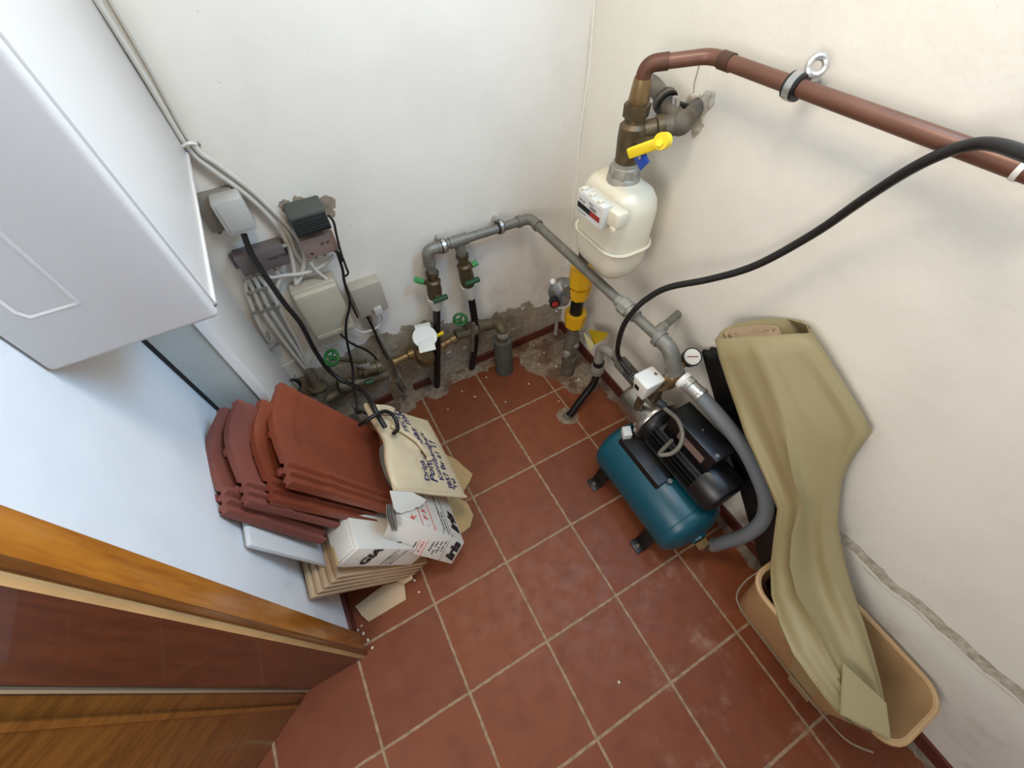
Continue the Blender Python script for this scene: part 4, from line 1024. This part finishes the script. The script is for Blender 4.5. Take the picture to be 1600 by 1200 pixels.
# ================================================================== BIN, SHEET ROLL, DARK BOARDS
def rr3(cx, cy, hx, hy, r, z, n=6): return [V((x, y, z)) for x, y in rrect(cx, cy, hx, hy, r, n)]
t = thing('planter_bin', 'tan plastic trough bin with wire handle standing by the right wall', 'bin', (2.42, -4.37, 0))
CX, CY = 2.41, -4.37
b = MB(); rows = []
for zz, hx, hy, r in ((.02, .20, .60, .12), (.0, .18, .58, .10)): pass
lev = [(.03, .0, .0, .02)]
outer = [(.0, .21, .60, .14), (.04, .235, .63, .15), (.55, .30, .70, .17), (.92, .355, .755, .19), (.93, .375, .775, .20), (1.0, .385, .785, .20), (1.015, .38, .78, .2), (1.01, .35, .75, .18), (.9, .335, .735, .17), (.5, .275, .675, .15), (.06, .21, .60, .13), (.05, .02, .02, .01)]
rows = [rr3(CX, CY, hx, hy, r, zz) for zz, hx, hy, r in outer]
vs = b.grid(rows, close=True); b.bm.faces.new(vs[0][::-1]); b.bm.faces.new(vs[-1]); b.build('tub', M_bin, t)
rim = rr3(CX, CY, .378, .778, .2, 1.0); MB().tube(rim + [rim[0], rim[1]], .024, 8, smooth=False).build('rolled_rim', M_bin, t)
wire = [Z(1186, 893, .95), Z(1165, 908, .9), Z(1151, 930, .85), Z(1160, 955, .8), Z(1190, 995, .75), Z(1240, 1060, .7), Z(1290, 1122, .75), Z(1325, 1158, .8), Z(1365, 1176, .9)]
MB().tube(wire, .009, 8).build('wire_handle', mat('dull_wire', (130, 116, 96), .45, metal=.5), t)

t = thing('dark_boards', 'black folded boards leaning on the right wall behind the rolled sheet', 'board', (2.6, -2.5, .0))
for k, dx in enumerate((0, .045)):
    P = [X(1096 + k * 12, 550 - k * 4, 2.77 + dx), X(1165, 560, 2.80 + dx), X(1250, 900, 2.68 + dx), X(1207 + 5 * k, 950, 2.56 + dx)]
    MB().prism([P[0], P[1], P[2], P[3]], (.03, .01, .02)).build('board', M_black, t)

t = thing('sheet_roll', 'beige-green plastic sheet loosely rolled, leaning from the bin against the wall', 'roll', (2.4, -4.2, .1))
R_ = [((1118, 530), (1266, 520), 2.42, 2.72), ((1125, 560), (1288, 550), 2.42, 2.74), ((1138, 600), (1318, 596), 2.42, 2.77), ((1152, 640), (1345, 640), 2.41, 2.79), ((1165, 680), (1364, 674), 2.40, 2.80), ((1180, 712), (1345, 700), 2.38, 2.77), ((1192, 740), (1330, 722), 2.36, 2.74), ((1205, 770), (1317, 750), 2.34, 2.71), ((1214, 795), (1312, 780), 2.33, 2.70), ((1209, 840), (1310, 825), 2.31, 2.66), ((1204, 885), (1320, 875), 2.26, 2.64), ((1205, 930), (1336, 930), 2.14, 2.60), ((1217, 975), (1350, 975), 1.96, 2.54), ((1236, 1018), (1363, 1020), 1.86, 2.44), ((1262, 1056), (1374, 1062), 1.84, 2.36), ((1288, 1090), (1382, 1100), 1.84, 2.28), ((1307, 1113), (1388, 1130), 1.86, 2.22), ((1325, 1128), (1392, 1156), 1.88, 2.17)]
rows = []
nl = len(R_)
for i, (a, c, xa, xc) in enumerate(R_):
    A, C_ = X(a[0], a[1], xa), X(c[0], c[1], xc)
    m = (A + C_) / 2; h = (C_ - A) / 2
    nrm = (CAM - m).normalized(); nrm = (nrm - h.normalized() * nrm.dot(h.normalized())).normalized()
    f = i / (nl - 1)
    row = []
    for k in range(28):
        an = PI - k / 27 * PI
        bul = .13 * (1 - .35 * f) * (1 - .55 * max(0, (f - .7) / .3))
        fold = .045 * math.sin(k * .55 + f * 3.5) * math.sin(f * PI) + .026 * math.sin(k * .95 - f * 6) * min(1, 4 * f)
        s_ = math.cos(an)
        # a crease ridge running down the middle
        cr = .08 * math.exp(-((s_ + .05 + .35 * f) / .09) ** 2) * min(1, f * 5)
        row.append(m + h * s_ + nrm * (math.sin(an) ** .7 * bul + (fold + cr) * math.sin(an)))
    if i == 0: WB = X(1192, 498, 2.80) - m
    wgt = max(0, 1 - i / 9)
    for k in range(1, 12):
        an = -k / 12 * PI
        row.append(m + h * (math.cos(an) * (1 - .12 * wgt * math.sin(-an))) + nrm * (math.sin(an) * .05 * (1 - wgt)) + WB * (math.sin(-an) ** .6 * wgt) * (1 if i < 2 else .75))
    for q in row: q.x = min(q.x, RW - .02)
    rows.append(row)
b = MB(); b.grid(rows, close=True); o = b.build('outer_wrap', M_sheet, t, angle=60)
so = o.modifiers.new('s', 'SOLIDIFY'); so.thickness = .003
# inner coils at the open top
A, C_ = X(1118, 530, 2.42), X(1266, 520, 2.72); m = (A + C_) / 2; h = (C_ - A) / 2
ax = (rows[3][14] - rows[0][14]).normalized()
sp_ = []
for k in range(80):
    a = k / 79 * 2 * PI * 2.4; r = 1 - k / 79 * .55
    sp_.append((math.cos(PI - a) * r * .66 - .24, math.sin(PI - a) * r * .9))
c_ = m + WB * .46
b = MB(); b.grid([[c_ + h * u + WB * (v * .40) + ax * dz for u, v in sp_] for dz in (.02, .5)])
for v_ in b.bm.verts: v_.co.x = min(v_.co.x, RW - .03)
o = b.build('inner_coil', M_sheetin, t, angle=60); so = o.modifiers.new('s', 'SOLIDIFY'); so.thickness = .006
P = [m + h * .55 + WB * .85, m + h * .98 + WB * .35, m + h * 1.0, m + h * 1.05 + ax * .12, m + h * .95 + WB * .45 + ax * .3]
for q in P: q.x = min(q.x, RW - .04)
MB().prism(P, ax * .01 + V((.004, 0, 0))).build('corner_flap', M_sheet, t)
# lower flap falling over the bin edge
P = [X(1316, 1037, 2.10), X(1384, 1100, 2.14), X(1391, 1156, 2.04), X(1312, 1116, 1.80)]
MB().prism(P, (.006, .004, .008)).build('loose_flap', M_sheet, t)
P = [X(1240, 1024, 1.85), X(1284, 1079, 1.85), X(1261, 1097, 1.93), X(1231, 1061, 1.93)]
MB().prism(P, (.006, .004, .006)).build('folded_corner', mat('sheet_back', (150, 128, 88), .6), t)

# ================================================================== PILE AGAINST THE LEFT WALL
# leaning ceramic plates
LD = V((.76, .09, -1.30)); LN = V((.86, 0, .51)).normalized()
P0 = V((-1.935, -1.67, 1.30))
for k in range(6):
    a = P0 + LN * (.012 + .062 * k) + V((0, .01 * k + (.0 if k < 5 else .06), 0)); e = LD * (1.0 - .012 * k)
    a = a + LD * .02 * k
    wy_ = V((0, 1.0, 0)); th = LN * .052
    q = [a, a + e, a + e + wy_, a + wy_]
    lab = 'beige unglazed tile leaning at the foot of the left wall, ' + ('outermost of the stack' if k == 5 else 'innermost against the wall' if k == 0 else ('second', 'third', 'fourth', 'fifth')[k - 1] + ' counted from the wall')
    tag(MB().hexa([p for p in q] + [p + th for p in q], .006, 1).build('ceramic_tile', M_plate), lab, 'tile', 'beige tiles leaning on the left wall')
# glazed slab
a = V((-1.935, -1.45, 2.40)); e = V((.23, 0, -1.22)); n_ = V((1.22, 0, .23)).normalized() * .05
q = [a, a + e, a + e + V((0, .9, 0)), a + V((0, .9, 0))]
t = thing('glazed_slab', 'white glazed slab standing on edge on left wall under the roof tiles', 'tile', a)
MB().hexa(q + [p + n_ for p in q], .02, 2).build('slab', M_plateg, t)

# ---- cartons
def carton(name, c, m, lab, bev=.012):
    t = thing(name, lab, 'box', c[0]); MB().hexa(c, bev, 2).build('carton', m, t); return t
ay = -1.6
al, at_ = Y(527, 887, ay), Y(560, 857, ay)
aL = Y(642, 883, ay) - al; aT = at_ - al; D = V((0, .75, 0))
ca = [al, al + aL, al + aL + D, al + D, at_, at_ + aL, at_ + aL + D, at_ + D]
t = carton('tile_carton', ca, M_carton, 'long white carton of tiles lying on the beige tiles, torn at its upper end')
Lh = aL.normalized(); Th = (aT - Lh * aT.dot(Lh)).normalized()
text('printed_logo', [('GIA', 0, 0, .17)], M_ink, t, lambda x, y: al + V((0, -.013, 0)) + Lh * (.30 - y) + Th * (.04 + x), .006, .3)
text('printed_lines', [('PAVIMENTO', 0, 0, .05), ('IN GRES', 0, -.07, .05), ('Made in Italy', 0, -.14, .05)], M_ink, t, lambda x, y: al + V((0, -.013, 0)) + Lh * (.56 - y) + Th * (.05 + x), .0005)
# crease + flap on the end face
en = -Lh
MB().obox(al.lerp(at_, .45) + V((0, .22, 0)) + en * .012, aT * .42, (0, .20, 0), en * .008, .006).build('end_flap', M_carton, t)
MB().obox(al.lerp(at_, .1) + V((0, .10, 0)) + en * .02, aT * .06, (0, .1, 0), en * .006, .004).build('torn_strip', M_board, t)

B0, B1 = Y(592, 852, -1.5), Y(706, 882, -1.76)
T0, T1 = Y(617, 803, -1.4), Y(726, 848, -1.66)
FD = V((.04, .62, .16))
cb_ = [B0, B1, B1 + FD, B0 + FD + (B1 - B0) * .42, T0, T1, T1 + FD, T0 + FD + (T1 - T0) * .30]
t = carton('tile_carton', cb_, M_carton, 'open white carton printed iris twice, resting at the front of the pile')
def fr(x, y):       # camera-side face: x towards the outer edge, y up the slope
    p = B1 + (B0 - B1).normalized() * y + (T1 - B1).normalized() * x
    n = (T1 - B1).cross(B0 - B1).normalized()
    if n.y > 0: n = -n
    return p + n * .004
def fo(x, y):       # outer face: x away from the camera, y up the slope
    p = T1 + (T0 - T1).normalized() * y + FD.normalized() * x
    n = FD.cross(T0 - T1).normalized()
    if n.x < 0: n = -n
    return p + n * .004
text('printed_logo', [('iris', .05, .05, .2)], M_ink, t, fr, .012, .25)
text('printed_logo', [('iris', .1, .05, .2)], M_ink, t, fo, .012, .25)
text('printed_lines', [('Pavimento', .09, .47, .055), ('cm. 15x21,5 x', .06, .41, .055), ('10,5 mm 1a', .09, .35, .055), ('1,01 m2', .12, .29, .055), ('lavorato in Italy', .0, .72, .055)], M_ink, t, fr, .001)
text('printed_lines', [('Pavimento', .05, .36, .05), ('ceramico fine', .03, .30, .05), ('Made in Italy', .25, .36, .045)], M_ink, t, fo, .001)
text('printed_lines', [('e. ceramica', .04, .62, .055)], M_redink, t, fr, .001)
text('printed_name', [('iris', .03, .93, .1)], M_ink, t, fr, .006)
text('printed_name', [('FABRIK', .16, .93, .09)], M_redink, t, fr, .004)
text('printed_name', [('F S V', .1, .66, .1)], M_redink, t, fo, .003)
def rule(f, x0, x1, y0, m):
    a, b_ = f(x0, y0), f(x1, y0); MB().tube([a, b_], .0035, 4, smooth=False).build('printed_rule', m, t)
rule(fr, .0, .40, .58, M_redink); rule(fr, .0, .40, .69, M_redink); rule(fr, .0, .40, .26, mat('grey_ink', (120, 116, 112), .6)); rule(fo, .0, .5, .26, mat('grey_ink', (120, 116, 112), .6)); rule(fo, .0, .5, .58, M_redink); rule(fo, 0, .5, .80, M_redink)
# torn flap + white inner
P = [Y(606, 768, -1.2), Y(640, 770, -1.2), Y(663, 782, -1.24), Y(658, 788, -1.27), Y(652, 793, -1.29), Y(646, 794, -1.3), Y(640, 799, -1.33), Y(632, 800, -1.35), Y(624, 803, -1.38), Y(616, 801, -1.4), Y(612, 795, -1.4)]
MB().prism([p + V((.02, -.02, .03)) for p in P], (.006, 0, .008)).build('torn_inner_sheet', mat('torn_white_paper', (236, 230, 216), .8), t)
for k in range(4):
    a = Y(604 + k * 3, 796 + k * 0, -1.42); b_ = Y(613 + k * 2.5, 822, -1.46)
    MB().obox((a + b_) / 2, (b_ - a) / 2, (.02, .05, .01), (.004, -.002, .004)).build('tile_edge', M_galvl, t)

# inner carton below bag
c0 = V((-1.22, -1.0, .02)); 
I0, I1, TN, DN = V((-1.06, -.72, .64)), V((-.72, -.72, .02)), V((.56, 0, .33)), V((0, .66, 0))
cc = [I0, I1, I1 + DN, I0 + DN, I0 + TN, I1 + TN, I1 + TN + DN, I0 + TN + DN]
t = carton('tile_carton', cc, M_carton, 'white carton wedged beneath the canvas bag, mostly hidden')

# ---- canvas bag
TL, TRc, BRc, BL = Y(566, 634, -.05), Y(664, 661, -.05), Y(723, 780, -1.2), Y(613, 770, -1.2)
bn = (TRc - TL).cross(BL - TL).normalized()
if bn.x < 0: bn = -bn
def bag(s_, t_, side=1):
    p = TL * (1 - s_) * (1 - t_) + TRc * s_ * (1 - t_) + BRc * s_ * t_ + BL * (1 - s_) * t_
    e = (max(0, s_ * (1 - s_)) * 4) ** .5 * (max(0, t_ * (1 - t_)) * 4) ** .45
    w_ = .0
    # left outline waist
    p = p + (TRc - TL).normalized() * (.10 * math.exp(-((t_ - .42) / .2) ** 2) * (1 - s_) ** 2) * 1.0
    # folds radiating from the tie
    dx, dy = s_ - .52, t_ - .58; r = math.hypot(dx, dy); a = math.atan2(dy, dx)
    w_ += .018 * math.sin(a * 7 + 1.5 * noise.noise(V((s_ * 4, t_ * 4, 0)))) * math.exp(-r * 3.2) * (1 if dx < .1 else .4)
    w_ += .035 * noise.noise(V((s_ * 3.2, t_ * 3.2, 1.7))) + .012 * noise.noise(V((s_ * 9, t_ * 9, 4)))
    w_ += -.05 * math.exp(-(r / .06) ** 2)
    return p + bn * (side * (.085 * e) + w_ * e + (.06 if side > 0 else .02))
NS = 44
b = MB()
top = [[bag(i / NS, j / NS) for i in range(NS + 1)] for j in range(NS + 1)]
b.grid(top)
bot = [[bag(i / NS, j / NS, -.5) for i in range(NS + 1)] for j in range(NS + 1)]
b.grid(bot)
ed = lambda g: [g[0][i] for i in range(NS + 1)] + [g[j][NS] for j in range(1, NS + 1)] + [g[NS][i] for i in range(NS - 1, -1, -1)] + [g[j][0] for j in range(NS - 1, 0, -1)]
b.grid([ed(top), ed(bot)], close=True)
bmesh.ops.remove_doubles(b.bm, verts=b.bm.verts, dist=1e-5)
t = thing('canvas_bag', 'cream canvas bag with blue lettering lying on the cartons', 'bag', (TL + BRc) / 2)
b.build('cloth', M_canvas, t, angle=70)
# hem edge roll on near side, turned-up flap at the far left
MB().tube([bag(i / 20, 1.0) + bn * .0 for i in range(21)], .018, 8).build('hem', M_canvas, t)
ff = MB(); fr_ = []
for i in range(9):
    u_ = i / 8
    fr_.append([bag(.0 + u_ * .34, .02) + bn * .02, bag(u_ * .30, .08) + bn * (.06 + .04 * math.sin(u_ * PI)), bag(.02 + u_ * .22, .16) + bn * .03])
ff.grid(fr_); o = ff.build('turned_flap', M_canvas, t, angle=70); so = o.modifiers.new('s', 'SOLIDIFY'); so.thickness = .003
MB().tube([bag(.12, .30) + bn * .03, bag(.25, .38) + bn * .04, bag(.38, .48) + bn * .045, bag(.50, .57) + bn * .05, bag(.55, .60) + bn * .045, bag(.50, .66) + bn * .03], .022, 8).build('tie_cord', M_canvas, t)
def ftxt(s0): 
    return lambda x, y: bag(min(.99, max(.01, s0 - y / 1.15)), min(.99, max(.01, .90 - x / 1.2))) + bn * .006
text('printed_lines', [('Dripa', 0, 0, .12), ('TECHN', .66, .06, .12)], M_blueink, t, ftxt(.435), .002)
text('printed_name', [('Pohler', 0, 0, .17), ('Gas', .50, .04, .17), ('mbH', .80, .10, .17)], M_blueink, t, ftxt(.565), .0035, .2)
text('printed_lines', [('Kunnibenighart', .04, 0, .115)], M_blueink, t, ftxt(.675), .002)
text('printed_lines', [('J857 Br 61 17', -.05, 0, .125)], M_blueink, t, ftxt(.785), .0025)
text('printed_lines', [('Tel', -.04, 0, .11)], M_blueink, t, ftxt(.88), .002)
# black flex from the socket, ending in a loop on the bag
bg = lambda s_, t_: bag(s_, t_) + bn * .05
ca_ = [Y(381, 366, 1.0), Y(392, 395, .96), Y(410, 424, .92), Y(427, 449, .88), Y(446, 476, .84), Y(470, 506, .82), Y(490, 544, .80), Y(510, 574, .74), Y(532, 593, .64), Y(552, 602, .5), Y(568, 612, .3)]
bpl = lambda u, v, off=.14: PLN(u, v, (TL + BRc) / 2 + bn * off, bn)
ca_ += [bpl(580, 628, .18), bpl(590, 648, .19), bpl(602, 668, .19)]
tag(MB().tube(ca_, .028, 10).build('power_flex', M_blackrub), 'thick black flex from the socket under the boiler down onto the canvas bag', 'cable')
tag(MB().tube([bpl(562, 664, .04), bpl(574, 656, .17), bpl(588, 648, .25), bpl(601, 643, .24), bpl(613, 648, .23), bpl(620, 660, .22), bpl(621, 671, .21), bpl(615, 677, .20)], .024, 10).build('flex_end', M_blackrub), 'hooked end of black flex curled on the canvas bag', 'cable')
tag(MB().tube([Y(512, 336, .98), Y(521, 346, .96), Y(526, 368, .95), Y(532, 392, .95), Y(541, 418, .92), Y(544, 427, .92), Y(538, 431, .94), Y(535, 420, .94)], .012, 6).build('adapter_lead', M_blackrub), 'thin black lead looping beside the rosy amplifier', 'cable')
tag(MB().tube([Y(528, 398, .97), Y(535, 420, .95), Y(538, 440, .93), Y(545, 462, .9), Y(546, 480, .88), Y(541, 502, .86), Y(541, 525, .84), Y(546, 552, .8), Y(551, 575, .74), Y(552, 600, .62), Y(557, 628, .45), Y(558, 645, .3)], .016, 8).build('adapter_lead', M_blackrub), 'thin black lead hanging from the amplifier down behind the canvas bag', 'cable')
tag(MB().tube([Y(539, 446, .95), Y(547, 470, .98), Y(559, 496, 1.0)], .014, 6).build('adapter_lead', M_blackrub), 'thin black lead running between the two beige boxes', 'cable')
tag(MB().obox(Y(531, 400, .93), (.02, 0, -.005), (0, .02, 0), (.012, 0, -.07), .01).build('inline_plug', M_black), 'small black in-line plug on the thin lead beside the amplifier', 'plug')

# ---- torn boards on the floor
def board(pts, z0, th, lab, m=M_board):
    P = [Z(u, v, z0) for u, v in pts]; tag(MB().prism(P, (0, 0, th)).build('torn_board', m), lab, 'board')
board([(640, 690), (688, 704), (700, 714), (712, 719), (739, 743), (734, 755), (723, 772), (690, 790), (650, 760)], .03, .05, 'torn tan board poking out beside the canvas bag')
board([(700, 770), (724, 783), (732, 789), (740, 806), (735, 824), (722, 834), (700, 840), (680, 800)], .012, .04, 'torn tan board under the iris carton edge')
board([(556, 948), (600, 915), (632, 908), (635, 937), (577, 972), (566, 962)], .0, .03, 'flat tan board piece on the floor below beige tiles', M_plate)
board([(618, 893), (640, 886), (646, 905), (632, 913), (612, 905)], .05, .04, 'broken tan tile corner at the foot of the stack', M_plate)

# ---- roof tiles
TT = [((322, 652), (352, 801), (507, 847), -1.90), ((347, 640), (386, 787), (547, 827), -1.775), ((386, 640), (426, 784), (587, 818), -1.645), ((416, 614), (452, 757), (621, 803), -1.475)]
labs = ('innermost clay roof tile, dull and closest to the left wall', 'second clay roof tile counted from the left wall', 'third clay roof tile counted from the left wall', 'outermost clay roof tile showing its smooth red-brown face')
prof = [(0, .17), (.03, .165), (.07, .13), (.13, .075), (.2, .03), (.3, .0), (.45, -.01), (.6, .0), (.72, .015), (.77, .02), (.79, .055), (.82, .055), (.84, .02), (.87, .02), (.885, .05), (.91, .05), (.925, .015), (.955, .01), (.97, .03), (.99, .03), (1, .01)]
for k, (a, c, e, x) in enumerate(TT):
    A, B = X(a[0], a[1], x), X(c[0], c[1], x)
    zz = (A.z + B.z) / 2 * .5; 
    E = Y(e[0], e[1], B.y - .06)
    ln = E - B; 
    wd = A - B                              # towards far side
    nm = ln.cross(wd).normalized()
    if nm.x < 0: nm = -nm
    ln_n = ln.normalized(); 
    t = thing('roof_tile', labs[k], 'roof tile', (A + B) / 2 + ln, 'roof tiles leaning on the left wall')
    m = (M_rtile2, M_rtile2, M_rtile, M_rtile)[k]
    rows_t, rows_b = [], []
    NT = 26
    for j in range(NT + 1):
        tt = j / NT
        rt_, rb_ = [], []
        for s_, h in prof:
            hh = h
            hh += (.016 * math.exp(-((tt - .05) / .014) ** 2) + .016 * math.exp(-((tt - .11) / .018) ** 2)) * (1 if s_ < .5 else .5)
            # the tail end curves: far corner is cut back
            cut = .07 * max(0, 1 - s_ / .12) ** 1.5 - .05 * math.sin(PI * min(1, s_ * 1.1)) ** .5
            ed_ = ln * (tt * (1 - (cut if tt > 0 else 0)) )
            if .30 < tt < .36: hh += .012 * (1 if s_ > .72 else 0)
            p = B + wd * (1 - s_) + ed_ + nm * hh
            rt_.append(p); rb_.append(B + wd * (1 - s_) + ed_ + nm * (h * .92 - .055))
        rows_t.append(rt_); rows_b.append(rb_)
    b = MB(); b.grid(rows_t); b.grid(rows_b)
    eg = lambda g: [p for p in g[0]] + [g[j][-1] for j in range(1, NT + 1)] + [p for p in g[-1][-2::-1]] + [g[j][0] for j in range(NT - 1, 0, -1)]
    b.grid([eg(rows_t), eg(rows_b)], close=True)
    bmesh.ops.remove_doubles(b.bm, verts=b.bm.verts, dist=1e-5)
    b.build('tile_body', m, t, angle=32)
    for s_ in (.42, .82):
        c_ = B + wd * (1 - s_) + ln * .04 - nm * .075
        MB().obox(c_, wd.normalized() * .035, ln_n * .045, nm * .028, .012, 2).build('lug', m, t)

# ---- crumbs of mortar
cr = [(722, 612), (700, 640), (742, 620), (790, 628), (826, 600), (843, 570), (869, 573), (904, 594), (900, 596), (681, 683), (873, 627), (565, 978), (559, 985), (568, 990), (648, 907), (655, 925), (582, 1012), (575, 1000), (967, 1066), (760, 590), (815, 566), (834, 540), (596, 630), (850, 552)]
for i, (u, v) in enumerate(cr):
    s_ = .016 if i not in (6, 7) else .026
    p = Z(u, v, 0); b = MB().ball((0, 0, 0), s_, (1, random.uniform(.6, 1.3), .6), 8)
    for vv in b.bm.verts: vv.co = vv.co * (1 + .3 * noise.noise(vv.co * 60 + V((i, 0, 0)))) + p + V((0, 0, s_ * .4))
    tag(b.build('mortar_crumb', M_crumb), 'small pale crumb of mortar scattered on the tiled floor', 'crumb', 'mortar crumbs on the floor')
